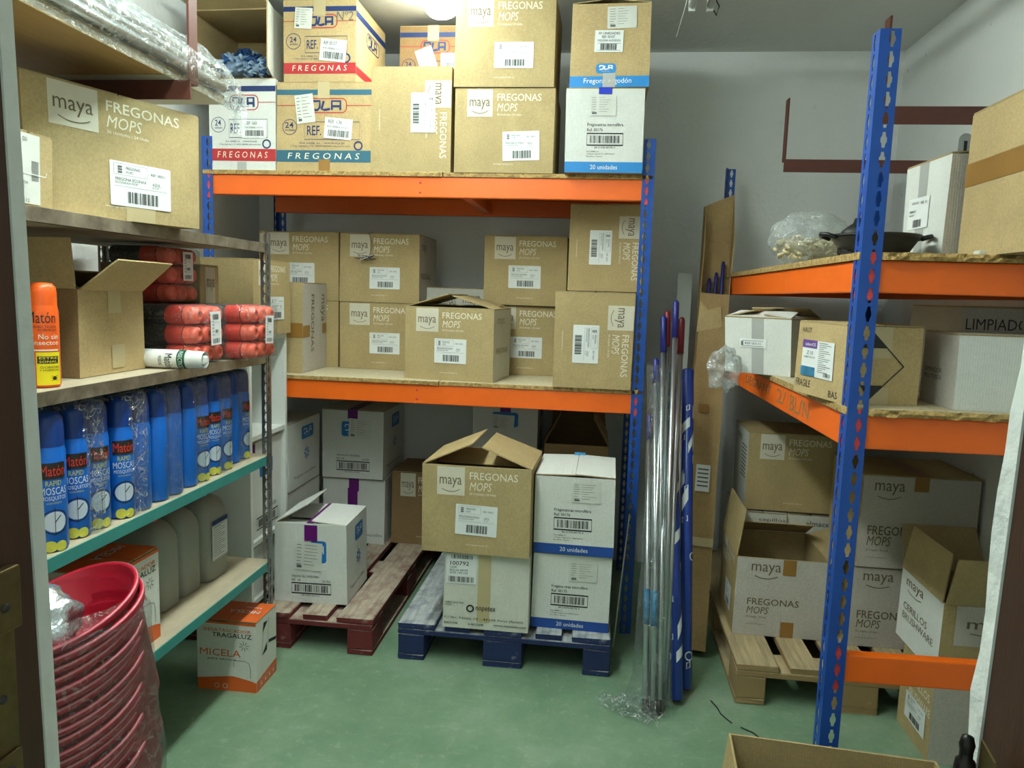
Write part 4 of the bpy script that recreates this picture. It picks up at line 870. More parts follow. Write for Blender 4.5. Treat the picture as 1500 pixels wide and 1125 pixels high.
f = b.face('front'); g = Geo(f, 3); q = .42; g.line([(.35, .92), (.35 + q, .50), (.35, .08), (.35 - q * .75, .50)], .004, True); g.poly([(.35, .92), (.35 + .19, .73), (.35 - .14, .73)]); g.poly([(.35, .08), (.35 - .12, .25), (.35 + .17, .25)]); g.done('hazard_diamond', ink, b.root); b.fronttape(.30, .0, .60, .22, tape_clear, layer=1); b.fronttape(.30, .60, .60, 1, tape_clear, layer=1)
b = Carton(C_, 'smooth white carton at the front right of the middle shelf', K_, (.832, 1.850), -1, .40, .19, .178, ZL, {'all': white_card, 'left': grey_card})
g = b.geo('left'); g.text('LIMPIADOR', .1, .45, .6, .52); g.text('MULTIUSOS', .1, .36, .6, .42); g.done('lettering', ink, b.root)
b = Carton(C_, 'grey-white carton printed LIMPIADOR behind the smooth white carton', K_, (.935, 2.075), -1, .34, .34, .243, ZL, {'all': grey_card}, tape=tape_clear)
g = b.geo('front'); g.text('LIMPIADOR E', .03, .765, .62, .885, .02); g.done('lettering', ink, b.root)
# plastic scrap caught on the beam end
t = blob('plastic_scrap', None, bag_film, (.034, .022, .046), 9.0, 4, .75, 2.2, (.418, 2.560, 1.165), ridges=.45); tag(t, 'crumpled grey plastic hanging beside the askew white carton', 'plastic')
# cartons on the bare pallet
b = Carton('open_carton', 'open FREGONAS carton with pale front and raised kraft flaps on bare pallet', K_, (.545, 2.765), -.5, .335, .355, .302, ZP, {'all': kraft, 'front': grey_card}, group=MG, flaps={'left': 82, 'back': 26, 'right': 160}, flap_len=.178)
maya_side(b, 'front'); b.fronttape(.50, .80, .64, 1, tape_brown); b.fronttape(.52, .0, .66, .20, tape_brown); maya_face(b, 'left', 0, lab=(.42, .18, .80, .50))
b = Carton(C_, 'white carton with torn top under the shaded FREGONAS one, left of two', K_, (.612, 3.135), 0, .19, .34, .372, ZP, {'all': white_worn}, jit=.008); Geo(b.face('front'), 1).text('cepillos', .42, .90, .98, .95, .01).done('lettering', ink_grey, b.root)
b = Carton(C_, 'white carton with torn top under the shaded FREGONAS one, right of two', K_, (.808, 3.14), 0, .19, .34, .372, ZP, {'all': white_worn}, jit=.008); Geo(b.face('front'), 1).text('almacen', .42, .88, .98, .94, .01).done('lettering', ink_grey, b.root)
b = mayabox('FREGONAS mop carton half in shade on the white cartons of right rack', (.632, 3.145), -1, ZP + .382, w=.385, h=.325, d=.31, mats={'left': white_worn}, lab=None)
g = b.geo('left'); g.text('maya', .2, .80, .55, .9)
for i in range(9): g.rect(.55, .78 - .05 * i, .9, .80 - .05 * i)
g.done('side_lettering', ink_grey, b.root)
def pale_maya(label, fl, z, w, h, d):
    b = Carton(C_, label, K_, fl, 0, w, d, h, z, {'all': kraft, 'front': grey_card}, group=MG, tape=tape_brown, tape_drop=.05)
    f = b.face('front'); g = Geo(f, 1); g.text('maya', .10, .80, .36, .93); smile(g, .13, .33, .785, .03, .003); g.text('FREGONAS', .07, .36, .52, .46, .02); g.text('MOPS', .07, .24, .28, .345, 0, .2); g.text('30 Unidades / 24 Units', .07, .18, .26, .205); g.text('www.grupomaya.es', .07, .1, .26, .115); g.done('lettering', pr_brown, b.root); return b
pale_maya('pale-fronted FREGONAS carton, lower one behind the low orange beam', (.953, 2.745), ZP, .40, .300, .34)
pale_maya('pale-fronted FREGONAS carton, upper one in shade at the right wall', (.957, 2.735), ZP + .306, .40, .338, .34)
b = Carton(C_, 'kraft brush carton with white label standing on the floor by the door', K_, (1.055, 2.275), 0, .27, .240, .275, 0, {'all': kraft, 'front': grey_card})
f = b.face('left', 1); f = b.face('left'); g = Geo(f, 1); g.text('CEPILLOS', .30, .66, .92, .76, .03); g.text('BRUSHWARE', .30, .50, .96, .60, .02); g.done('lettering', pr_white, b.root); maya_label(b, f, .24, .20, .86, .52, 0, 12); g = b.geo('front'); g.text('maya', .40, .62, .92, .76, .01); g.done('side_lettering', pr_brown, b.root)
b = Carton('open_carton', 'open white-sided CERILLOS BRUSHWARE carton behind the low orange beam', K_, (1.055, 2.275), 0, .27, .31, .235, .279, {'all': kraft, 'left': white_card}, flaps={'left': 82, 'front': 100, 'right': 110, 'back': 120}, flap_len=.15, jit=.005)
f = b.face('left'); g = Geo(f, 1); g.text('maya', .14, .76, .56, .90, .01); smile(g, .18, .52, .745, .03, .003); g.text('CERILLOS', .12, .46, .70, .56, .03); g.text('BRUSHWARE', .12, .32, .86, .42, .0); g.done('lettering', pr_brown, b.root)
f = b.face('front'); o = Geo(f, 1).rect(.14, .45, .98, .98, 2, 2).done('logo_panel', grey_card, b.root); g = Geo(f, 2); g.text('maya', .26, .64, .84, .78, .01); smile(g, .30, .80, .625, .03, .003); g.done('logo_lettering', pr_brown, o)
# carton in the foreground, open, only its far edge in view
b = Carton('open_carton', 'open kraft carton at the bottom edge in front of the tall blue post', K_, (.300, 1.262), -4, .42, .335, .44, 0, {'all': kraft_old}, flaps={'left': 262, 'right': 262, 'front': 262}, flap_len=.14)

# ------------------------------------------------------------------ leaning things right of the back rack
def lean(name, label, cat, p0, p1, w, d, m, group=None, base=True):
    t = thing(name, label, cat, p0, 0, group); v = Vector(p1) - Vector(p0); return t, v
t, v = lean('long_carton', 'tall narrow kraft carton torn open at the top, leaning on the wall', K_, (.402, 2.88, 0), (.508, 3.50, 1.72), 0, 0, 0)
zx = v.normalized(); xx = Vector((1, .0, 0)); xx = (xx - zx * xx.dot(zx)).normalized(); yy = zx.cross(xx)
def LP(x, y, z): return xx * x + yy * y + zx * z + Vector((0, 0, .016))
Wd, Dp, Ln = .122, .085, v.length; V, F, M = [], [], []; NSg = 26
for i in range(NSg + 1):
    z = Ln * i / NSg; jg = .004 * noise.noise((z * 5, 1, 2)) + .002 * noise.noise((z * 17, 1, 2)); k = 1 + .10 * max(0, (z / Ln - .75)) * 4
    top = z if i < NSg else None
    for a, (x, y) in enumerate(((-.5, -.5), (.5, -.5), (.5, .5), (-.5, .5))):
        zz = z if i < NSg else Ln + (.0, -.10, .17, .10)[a]
        V.append(LP(x * Wd * k + jg, y * Dp * k + jg * .6, zz))
for i in range(NSg):
    for k in range(4):
        if i >= NSg - 5 and k == 0 : continue
        F.append((4 * i + k, 4 * i + (k + 1) % 4, 4 * i + 4 + (k + 1) % 4, 4 * i + 4 + k))
F.append((3, 2, 1, 0))
bd = meshobj('body', V, F, [kraft_old, kraft_dark], t); so = bd.modifiers.new('thick', 'SOLIDIFY'); so.thickness = .004; so.offset = -1
def lstrip(z0, z1, x0, x1, m, nm, lay=.006, par=None): return meshobj(nm, [LP(x0 * Wd, -Dp / 2 - lay, z0), LP(x1 * Wd, -Dp / 2 - lay, z0), LP(x1 * Wd, -Dp / 2 - lay, z1), LP(x0 * Wd, -Dp / 2 - lay, z1)], [(0, 1, 2, 3)], m, par or t)
lstrip(.40, .435, -.5, .5, tape_clear, 'tape'); lstrip(.95, .985, -.30, .05, tape_brown, 'tape'); lb_ = lstrip(.62, .73, -.22, .25, label_white, 'label')
for i in range(5): lstrip(.64 + .017 * i, .646 + .017 * i, -.16, .2, ink_grey, 'label_print', .0066, lb_)
# torn flaps at the mouth
for (pts, nm) in (([(-.5, -.5, 1.30), (.28, -.5, 1.33), (.20, -.62, 1.42), (-.20, -.60, 1.40), (-.46, -.56, 1.44)], 'torn_flap'),):
    o = meshobj(nm, [LP(x * Wd * 1.1, y * Dp, z) for x, y, z in pts], [tuple(range(len(pts)))], kraft_dla, t); so = o.modifiers.new('thick', 'SOLIDIFY'); so.thickness = .004
for k, (x, dz) in enumerate(((.05, 1.60), (.27, 1.655), (-.18, 1.57))):
    tt = tube('tool_handle', [LP(x * Wd, .15 * Dp, .9), LP(x * Wd, .15 * Dp, dz - .02), LP(x * Wd, .15 * Dp, dz)], [.0085, .0085, .006], cap_blue, None, 12); tt.location = (.402, 2.88, 0); tag(tt, ('dark blue mop handle in the torn long carton, middle one', 'taller dark blue mop handle end sticking up in torn long carton', 'lowest dark blue mop handle inside the torn long carton')[k], 'handle')
# bundle of aluminium poles in a clear bag
t = thing('pole_bundle', 'aluminium mop poles in a clear bag leaning by the blue post', 'poles', (.225, 2.40, 0))
foot = [(-.020, -.006), (.004, -.016), (.026, -.004), (.010, .022), (-.010, .020)]
tops = [(-.022, .49, .945, cap_blue), (.008, .485, .955, cap_blue), (.036, .49, .95, cap_blue), (-.006, .535, 1.16, cap_blue), (.024, .54, 1.17, cap_blue)]
for (fx, fy), (tx, ty, tz, cm) in zip(foot, tops):
    A = Vector((fx, fy, .012)); B = Vector((tx, ty, tz)); d_ = (B - A).normalized()
    p = tube('pole', [A + d_ * .04, B - d_ * .09], .0105, alu, t, 12); tube('grip', [B - d_ * .10, B - d_ * .01, B], [.0125, .0125, .008], cm, p, 12); tube('threaded_end', [A, A + d_ * .042], .0095, steel_dark, p, 10)
for (x, y, z, m_) in ((.062, .575, 1.385, cap_blue), (.018, .575, 1.325, cap_blue), (.034, .60, 1.345, cap_red), (.092, .61, 1.32, cap_red), (.052, .60, 1.10, cap_green)):
    A = Vector((.02 + x * .35, .075, .02)); B = Vector((x, y, z)); d_ = (B - A).normalized(); p = tube('pole', [A, B - d_ * .14], .0105, alu, t, 10); tube('grip', [B - d_ * .15, B - d_ * .01, B], [.0125, .0125, .008], m_, p, 12)
# the printed sleeve on two poles
for k in (0, 1):
    A = Vector((foot[k][0], foot[k][1], .012)); B = Vector(tops[k][:3]); d_ = (B - A).normalized(); tube('printed_sleeve', [A + d_ * .28, A + d_ * .40], .0111, print_aqua, t, 12)
V, F = [], []; NZ, NA = 34, 26
for i in range(NZ + 1):
    s = i / NZ; z = .012 + 1.13 * s; cx = .0 + .008 * s + .004 * math.sin(s * 5); cy = .008 + .50 * s; rx = .042 + .026 * (1 - s) ** 3 + .004 * math.sin(s * 7); ry = .046 + .014 * (1 - s) ** 4
    for k in range(NA):
        a = 2 * PI * k / NA; w_ = 1 + .22 * noise.noise((math.cos(a) * 2.1, math.sin(a) * 2.1, z * 2.0)) + .10 * noise.noise((math.cos(a) * 6, math.sin(a) * 6, z * 9)); fold = .04 * max(0, 1 - z / .10) * (1 if math.cos(a) < -.2 else .2) * (1 + noise.noise((a * 3, z * 20, 0)))
        V.append((cx + (rx * w_ + fold) * math.cos(a), cy + ry * w_ * math.sin(a), max(.003, z + .010 * noise.noise((a * 2, 3, 1)))))
for i in range(NZ):
    for k in range(NA): k2 = (k + 1) % NA; F.append((i * NA + k, i * NA + k2, (i + 1) * NA + k2, (i + 1) * NA + k))
meshobj('plastic_bag', V, F, clear_film, t, smooth=True)
V, F = [], []; NU, NV = 22, 10
for j in range(NV + 1):
    for i in range(NU + 1):
        u, w_ = i / NU, j / NV; V.append((-.175 + .19 * u + .01 * noise.noise((u * 6, w_ * 4, 1)), .045 - .14 * w_ * u - .03 * (1 - u) * w_ + .015 * noise.noise((u * 5, w_ * 5, 4)), max(.0025, .012 + .028 * noise.noise((u * 8, w_ * 7, 9)) + .020 * math.sin(w_ * PI) + .04 * u * (1 - w_))))
for j in range(NV):
    for i in range(NU): q = j * (NU + 1) + i; F.append((q, q + 1, q + NU + 2, q + NU + 1))
meshobj('bag_end', V, F, loose_film, t, smooth=True)
# two blue patterned rolls
def roll(label, p0, p1, r, seed):
    t = thing('wrapping_roll', label, 'roll', p0, 0, 'blue and white patterned rolls'); v = Vector(p1) - Vector(p0); ln = v.length; q = v.to_track_quat('Z', 'Y'); t.rotation_mode = 'QUATERNION'; t.rotation_quaternion = q
    lathe('roll_body', [(0, .008), (r * .8, .008), (r, .011), (r, ln - .004), (r * .9, ln), (r * .5, ln - .004), (0, ln - .012)], roll_blue, t, 20); lathe('end_plug', [(0, .004), (r * .72, .004), (r * .72, .0085)], black_pl, t, 16)
    g = Geo(Cyl(r, .02, ln - .01, 0, 2 * PI), 2.0); rr = random.Random(seed)
    for i in range(int(ln * 20)):
        u, w_ = rr.uniform(0, 1), rr.uniform(0, .97); kd = rr.random(); du = rr.uniform(.10, .26); dv = rr.uniform(.012, .03)
        if kd < .5:
            n = 8; bq = len(g.v); hh = rr.uniform(.02, .05)
            for j in range(n + 1):
                for e in (0, hh): g.v.append(g.f.pt(u + du * 1.6 * j / n, min(1, w_ + dv * 2 * j / n + e), g.l))
            for j in range(n): g.p.append((bq + 2 * j, bq + 2 * j + 2, bq + 2 * j + 3, bq + 2 * j + 1))
        elif kd < .75: g.circ(u, w_, .014, .0045, 14)
        else: g.line([(u, w_), (u + du * .7, w_ + .006), (u + du * .7, w_ + .022), (u, w_ + .016)], .0045, True)
    g.done('white_pattern', roll_white, t)
roll('blue and white patterned roll leaning in front, resting lower on the floor', (.318, 2.478, .008), (.285, 2.935, 1.04), .0225, 4)
roll('blue and white patterned roll leaning just behind the front one', (.356, 2.560, .008), (.352, 3.005, 1.115), .0225, 9)
# grey-white panel behind the poles
o = boxo('pale_batten', (-.035, -.006, 0, .035, .006, 1.62), melamine, None, .002); o.location = (.33, 3.16, .008); o.rotation_euler = (-.37, .045, 0); tag(o, 'narrow pale board leaning against the wall behind the poles', 'board')
o = tube('thin_rod', [(.105, 2.85, .008), (.150, 2.975, .52)], .003, white_pl, None, 6); tag(o, 'thin white rod leaning on the post beside the blue pallet', 'rod')
# litter on the floor
o = tube('rubber_strip', [(.44, 2.52, .003), (.455, 2.48, .003), (.462, 2.44, .003), (.49, 2.39, .003)], .0022, black_pl, None, 5); tag(o, 'thin black strip on the green floor nearer the poles', 'strip')
o = tube('rubber_strip', [(.515, 2.37, .003), (.55, 2.345, .003), (.575, 2.30, .003), (.578, 2.25, .003)], .0022, black_pl, None, 5); tag(o, 'thin black curved strip on the green floor nearer the bare pallet', 'strip')

# ------------------------------------------------------------------ upper left board with wrapped tubes
tag(boxo('plywood_board', (XL + .004, .70, 1.9035, -1.10, 1.80, 1.928), ply, None, .002), 'tan plywood board on brackets high on the left wall', 'board')
o = boxo('white_board', (XL + .004, 1.803, 1.9035, -1.098, 2.095, 1.928), [white_board, osb_edge], None, .001); tag(o, 'pale chipboard-edged board beyond the plywood at the upper left', 'board')
for p in o.data.polygons: p.material_index = 0 if abs(p.normal.z) > .9 else 1
t = thing('tube_bundle', 'bundle of silvery tubes in crumpled plastic film on the upper left board', 'tubes', (-1.140, 1.42, 1.9285))
rows = [(-.055, .017), (-.022, .016), (.011, .017), (.044, .016), (-.038, .044), (-.005, .045), (.028, .044), (-.02, .072), (.014, .071)]
for i, (x, z) in enumerate(rows): tube('metal_tube', [(x, -.70, z), (x + .004 * math.sin(i), .66 - .02 * (i % 3), z + .002)], .0145, alu, t, 12)
V, F = [], []; NZ, NA = 60, 28
for i in range(NZ + 1):
    s = i / NZ; y = -.72 + 1.47 * s; bunch = max(0, (y - .45) / .3); endk = 1 - .55 * max(0, (s - .93) / .07)
    for k in range(NA):
        a = 2 * PI * k / NA; c, n_ = math.cos(a), math.sin(a); w_ = 1 + (.10 + .22 * bunch) * noise.noise((c * 2.4, n_ * 2.4, y * (3 + 6 * bunch))) + (.05 + .12 * bunch) * noise.noise((c * 7, n_ * 7, y * 14))
        x = .088 * w_ * endk * (abs(c) ** .8) * (1 if c > 0 else -1) + .012 * bunch; z = .046 + .054 * w_ * endk * (abs(n_) ** .8) * (1 if n_ > 0 else -1) - .03 * bunch * bunch
        x += .012; V.append((x, y + .02 * noise.noise((a * 2, y * 8, 3)) * bunch, z - (.028 if x > .05 else 0) if (y > .67 or x > .05) else max(.0015, z)))
for i in range(NZ):
    for k in range(NA): k2 = (k + 1) % NA; F.append((i * NA + k, i * NA + k2, (i + 1) * NA + k2, (i + 1) * NA + k))
F.append(tuple(NZ * NA + k for k in range(NA)))
meshobj('plastic_film', V, F, loose_film, t, smooth=True)
o = meshobj('hanging_strip', [(.055, .70, -.015), (.095, .715, -.015), (.09, .70, -.10), (.058, .69, -.105)], [(0, 1, 2, 3)], bag_film, t)

# mop heads in the open carton
DZ = A_top + .002
for k, (x, y, z, sz, m_, m2, lb) in enumerate(((-1.585, 3.15, .082, .086, mop_pale, mop_blue, 'pale blue string mop head, front left in the open white carton'), (-1.465, 3.12, .062, .062, mop_pale, mop_blue, 'small pale mop head, front right in the open white carton'),
                                          (-1.475, 3.27, .10, .085, mop_blue, mop_pale, 'darker blue mop head behind, right in the open white carton'), (-1.62, 3.31, .15, .078, mop_blue, mop_pale, 'blue mop head at the top left of the open white carton'))):
    tag(mop_head('string_mop', None, (x, y, DZ + z + .004), sz, m_, 60, 20 + k, m2), lb, 'mop head', 'blue mop heads in the white carton')
tag(mop_head('string_mop', None, (-1.408, 3.14, DZ + .040), .034, mop_red, 30, 31, mop_pale), 'red and pale mop head at the right of the open white carton', 'mop head', 'blue mop heads in the white carton')

# ------------------------------------------------------------------ left shelving: top shelf
Z1 = 1.5385
b = mayabox('large FREGONAS mop carton turned askew on the top shelf of left shelving', (0, 0), 0, Z1, w=.455, h=.29, d=.30, lab=(.43, .12, .80, .48), jit=.004)
# front face runs from the near corner to the far corner of its lit side
A = Vector((-1.236, 1.492)); Bv = Vector((-1.078, 1.925)); dv = (Bv - A).normalized(); nv = Vector((-dv.y, dv.x)); c = (A + Bv) / 2 + nv * .15
b.root.location = (c.x, c.y, Z1); b.root.rotation_euler = (0, 0, math.atan2(dv.y, dv.x)); b.fronttape(.52, .0, .70, .22, tape_clear)
b = Carton('small_carton', 'small carton covered with white printed labels at the near end of left top shelf', K_, (-1.165, 1.366), 90, .118, .12, .145, Z1, {'all': kraft}); f = b.face('front')
o = Geo(f, 2).rect(-.0, .03, .70, .99, 2, 2).done('label', paper, b.root); g = Geo(f, 3)
for i in range(22): g.rect(.04, .96 - .04 * i, .18, .972 - .04 * i) if i % 3 else None; g.rect(.5, .62 - .02 * i, .66, .628 - .02 * i) if i < 14 else None
g.text('GO', .32, .88, .42, .94); g.text('CINTA ADHESIVA', .06, .30, .42, .34); g.text('PRECINTAR', .06, .24, .34, .28); g.text('ORIGINAL', .06, .17, .32, .22, .02); g.text('5  TIL  12', .06, .05, .44, .10, .01); g.done('label_print', ink_grey, o)
g = Geo(f, 4); g.line([(-.0, .46), (.3, .455), (.62, .44), (.82, .44), (.84, .50)], .0016); g.done('thread', white_pl, b.root)
o = blob('plastic_bundle', None, bag_film, (.10, .14, .06), 3.0, 3, .2, 3.0, (-1.55, 2.22, Z1 + .063), flat=-.058); tag(o, 'crumpled clear plastic behind the askew FREGONAS carton', 'plastic')

# ------------------------------------------------------------------ left shelving: second shelf
Z2 = 1.1575
def can_profile(r, hb, hc, rc): return [(0, 0), (r * .92, 0), (r, .006), (r, hb - .012), (r * .93, hb), (rc, hb + .003)], [(rc, hb + .001), (rc, hb + hc * .55), (rc * .94, hb + hc * .8), (rc * .70, hb + hc * .97), (0, hb + hc)]
t = thing('spray_can', 'orange insecticide spray can with yellow front beside the open brown carton', 'spray can', (-1.21, 1.496, Z2), 0.0)
bp_, cp_ = can_profile(.031, .175, .052, .0285); bdy = lathe('body', bp_, can_orange, t, 24); lathe('cap', cp_, can_orange, t, 24)
fc = Cyl(.031, .0, .175, -PI * .62, PI * .18)
o = Geo(fc, 1).rect(.22, .03, .86, .44, 10, 1).done('yellow_panel', can_yellow, bdy)
g = Geo(fc, 2); g.text('Mat\u00f3n', .04, .80, .74, .94, .04); g.text('INSECTICIDA', .20, .74, .76, .77, .01); g.text('HORMIGAS', .30, .70, .76, .73, .01); g.rect(.25, .30, .78, .39, 8, 1); g.text('CUCARACHAS', .32, .24, .80, .27, .02); g.text('Y HORMIGAS', .3, .205, .80, .23, .01)
g.disc(.66, .115, .0042, 10)
for s in (-1, 1):
    for dy in (-.02, .0, .02): g.line([(.66, .115 + dy * .6), (.66 + s * .09, .115 + dy * 1.6)], .0008)
g.done('lettering', ink, bdy)
g = Geo(fc, 3); g.text('ESTRE', .30, .355, .74, .382, .02); g.text('SONAL', .30, .31, .74, .338, .02); g.done('panel_lettering', can_yellow, bdy)
g = Geo(fc, 2); g.text('No sin', .30, .60, .80, .665, .02); g.text('insectos', .16, .53, .80, .585, .02); g.rect(.10, .455, .80, .475, 8, 1); g.done('white_lettering', pr_white, bdy)
# brown carton, its long side towards the aisle
b = Carton('open_carton', 'open plain brown carton with raised flaps on the left shelving second shelf', K_, (-1.238, 1.640), 90, .265, .19, .214, Z2, {'all': kraft_dla, 'left': kraft_dark}, flaps={'front': 142, 'left': 88, 'back': 96, 'right': 20}, flap_len=.12, jit=.004)
b.fronttape(.42, .72, .62, 1.0, tape_clear); b.fronttape(.46, .06, .66, .34, tape_clear)
# red cans lying in film packs, coral caps towards the aisle
cr = .0285; CB_, CC_ = can_profile(cr, .150, .048, .0265)
_o = lathe('can', CB_, can_black, None, 16); can_data = _o.data; bpy.data.objects.remove(_o)
CC_ = [(.0265, .151), (.0265, .165), (.0242, .168), (.0252, .172), (.0240, .184), (.0185, .192), (.010, .1945), (.009, .190), (0, .189)]
_o = lathe('cap', CC_, cap_coral, None, 16); cap_data = _o.data; bpy.data.objects.remove(_o)
_o = lathe('band', [(cr * 1.004, .10), (cr * 1.004, .147), (cr * .95, .1505)], can_red, None, 16); band_data = _o.data; bpy.data.objects.remove(_o)
def red_pack(label, x_front, y0, z, cols, rows, sheet, sheet_t=0):
    t = thing('can_pack', label, 'can pack', (x_front, y0, z), 0, 'film-wrapped packs of red spray cans'); ln = .198
    for j in range(rows):
        for i in range(cols):
            c_ = share('can', can_data, t, (-ln, cr * (2 * i + 1) + .001, cr * (2 * j + 1) + .0012), (0, PI / 2, 0)); c_.rotation_euler = (0, PI / 2, 0); share('cap', cap_data, c_); share('band', band_data, c_)
    w_, h_ = cols * cr * 2 + .002, rows * cr * 2 + .0014; V, F = [], []; NA, NX = 32, 14
    for i in range(NX + 1):
        s = i / NX; x = -ln - .003 + (ln + .007) * s
        for k in range(NA):
            a = 2 * PI * k / NA; c, n_ = math.cos(a), math.sin(a); m_ = max(abs(c), abs(n_)); y, zz = c / m_, n_ / m_; wob = 1 + .02 * noise.noise((c * 3, n_ * 3, x * 30)) ; sh = 1 - .10 * max(0, s - .85) / .15 * (1 + noise.noise((c * 4, n_ * 4, 7)))
            V.append((x + (.004 * noise.noise((c * 5, n_ * 5, 2)) if s > .9 else 0), w_ / 2 + (w_ / 2 + .0016) * y * wob * sh, max(.0005, h_ / 2 + (h_ / 2 + .0014) * zz * wob * sh)))
    for i in range(NX):
        for k in range(NA): k2 = (k + 1) % NA; F.append((i * NA + k, i * NA + k2, (i + 1) * NA + k2, (i + 1) * NA + k))
    F.append(tuple(NX * NA + k for k in range(NA))); F.append(tuple(NA - 1 - k for k in range(NA)))
    meshobj('shrink_film', V, F, clear_film, t, smooth=True)
    fl_ = Flat((.006, sheet[0], sheet[1]), (0, sheet[2] - sheet[0], 0), (0, 0, sheet[3] - sheet[1]), (1, 0, 0)); sf = Sub(fl_, 0, 0, 1, 1, sheet_t); o = Geo(sf, 2).rect(0, 0, 1, 1).done('label', label_white, t); g = Geo(sf, 3); g.bars(.2, .76, .8, .92, 12, 3); g.ring(.3, .3, .8, .68, .0006); g.bars(.4, .36, .7, .46, 8, 2)
    for i in range(5): g.rect(.14, .70 - .1 * i, .28, .72 - .1 * i)
    g.bars(.16, .06, .84, .2, 14, 5); g.done('barcode', ink, o)
red_pack('film-wrapped pack of red cans with coral caps, lower one nearer the door', -1.150, 2.012, Z2, 3, 3, (.068, .055, .128, .155), 2)
red_pack('film-wrapped pack of red cans in front of the slotted post', -1.078, 2.218, Z2, 3, 3, (.070, .050, .128, .140), -2)
red_pack('film-wrapped pack of dark red cans stacked on top, further back', -1.290, 2.115, Z2 + .1735, 3, 3, (.062, .070, .118, .158), 0)
# support below the stacked pack
red_pack('film-wrapped pack of red cans at the back, under the stacked one', -1.366, 2.110, Z2, 3, 3, (.06, .05, .11, .13), 0)
# white spray can lying on its side
t = thing('spray_can', 'white insecticide spray can lying on its side in front of red cans', 'spray can', (-1.268, 1.925, Z2 + .0262), 0); t.rotation_euler = (0, PI / 2, .06)
bp_, cp_ = can_profile(.026, .150, .046, .024); bdy = lathe('body', bp_, white_pl, t, 24); cpo = lathe('cap', cp_[:-2], white_pl, t, 24); boxo('nozzle', (-.012, -.010, .172, .012, .010, .192), white_pl, cpo, .006)
fc = Cyl(.026, 0, .150, -PI * .95, PI * .15); o = Geo(fc, 1).rect(0, .78, 1, .93, 16, 1).done('dark_band', cap_green, bdy)
f2 = Cyl(.026, 0, .150, -PI * .95, PI * .15)
class Turn:
    def __init__(s, f): s.f = f; s.W, s.T = f.T, f.W
    def pt(s, u, v, l): return s.f.pt(1 - v, u, l) if False else s.f.pt(v, 1 - u, l)
g = Geo(fc, 2); g.text('Mat\u00f3n', .22, .56, .72, .70, .04); g.text('MOSCAS', .3, .44, .6, .5); g.done('lettering', ink, bdy); Geo(fc, 2).text('INSECTICIDA', .12, .81, .80, .89, .01).done('band_lettering', label_white, bdy)
# FREGONAS carton standing behind the red packs
b = Carton(C_, 'FREGONAS mop carton behind the red can packs on left shelving', K_, (-1.66, 2.325), 0, .345, .125, .295, Z2, {'all': kraft, 'front': kraft_dark}, group=MG); f = b.face('right'); o = Geo(f, 1).rect(.28, .58, .80, .99, 1, 1).done('logo_panel', pr_panel, b.root); Geo(f, 2).text('maya', .34, .72, .76, .86).done('logo_lettering', pr_brown, o)  # darker front kraft paints the shade on the side facing the door

# ------------------------------------------------------------------ left shelving: blue cans
Z3 = .7965
br = .0345; hb_, hc_ = .232, .078
BP, CP = can_profile(br, hb_, hc_, .0325)
def grab(fn):
    o = fn(); d_ = o.data; bpy.data.objects.remove(o); return d_
blue_body = grab(lambda: lathe('can', BP, can_blue, None, 20)); blue_cap = grab(lambda: lathe('cap', CP, can_cap_shade, None, 20))  # dark cap blue holds the shadow of the shelf above
fc = Cyl(br, 0, hb_, -PI * .585, PI * .115)      # print turned towards the door
def gb(fn, m, name): 
    def q():
        g = Geo(fc, 2); fn(g); return meshobj(name, g.v, g.p, m, None)
    return grab(q)
d_black = gb(lambda g: g.poly([(.14, .70), (.86, .70), (.86, .855), (.5, .895), (.14, .855)]) if False else (g.rect(.16, .705, .84, .86, 10, 1)), can_black, 'logo_plate')
def _red(g): g.l = 3; g.text('Mat\u00f3n', .18, .735, .82, .835, .03)
d_red = gb(_red, can_red, 'logo_lettering')
def _wht(g):
    g.text('MOSCAS', .16, .555, .86, .625, .03); g.text('MOSQUITOS', .18, .495, .84, .54, .02)
d_wht = gb(_wht, label_white, 'white_lettering')
def _yel(g): g.text('RAPID', .30, .64, .70, .69, .02); g.text('ACCION INMEDIATA', .30, .465, .70, .483, .01)
def _lem(g): g.disc(.36, .055, .013); g.disc(.64, .05, .012)
d_lem = gb(_lem, lemon, 'lemon_picture')
d_yel = gb(_yel, lemon, 'yellow_lettering')
def _ring(g): g.circ(.5, .29, .027, .0022, 22); g.line([(.5, .16), (.5, .43)], .0012); g.line([(.1, .29), (.9, .29)], .0012); g.line([(.5, .29), (.66, .35)], .0022)
d_ring = gb(_ring, can_black, 'dial_ring')
def _dial(g): g.l = 1; g.disc(.5, .29, .0235, 22)
d_dial = gb(_dial, dial, 'dial')
def blue_can(parent, loc, turn=0.0, printed=True):
    c_ = share('can', blue_body, parent, loc, (0, 0, turn)); share('cap', blue_cap, c_)
    if printed:
        for nm, d_ in (('logo_plate', d_black), ('logo_lettering', d_red), ('white_lettering', d_wht), ('yellow_lettering', d_yel), ('lemon_picture', d_lem), ('dial', d_dial), ('dial_ring', d_ring)): share(nm, d_, c_)
    return c_
t = thing('spray_can', 'single blue insecticide can outside the packs at the near shelf end', 'spray can', (-1.195, 1.475, Z3), .1); 
share('body', blue_body, t); cpo = share('cap', blue_cap, t)
for nm, d_ in (('logo_plate', d_black), ('logo_lettering', d_red), ('white_lettering', d_wht), ('yellow_lettering', d_yel), ('lemon_picture', d_lem), ('dial', d_dial), ('dial_ring', d_ring)): share(nm, d_, t)
PB = 'film-wrapped packs of blue spray cans'
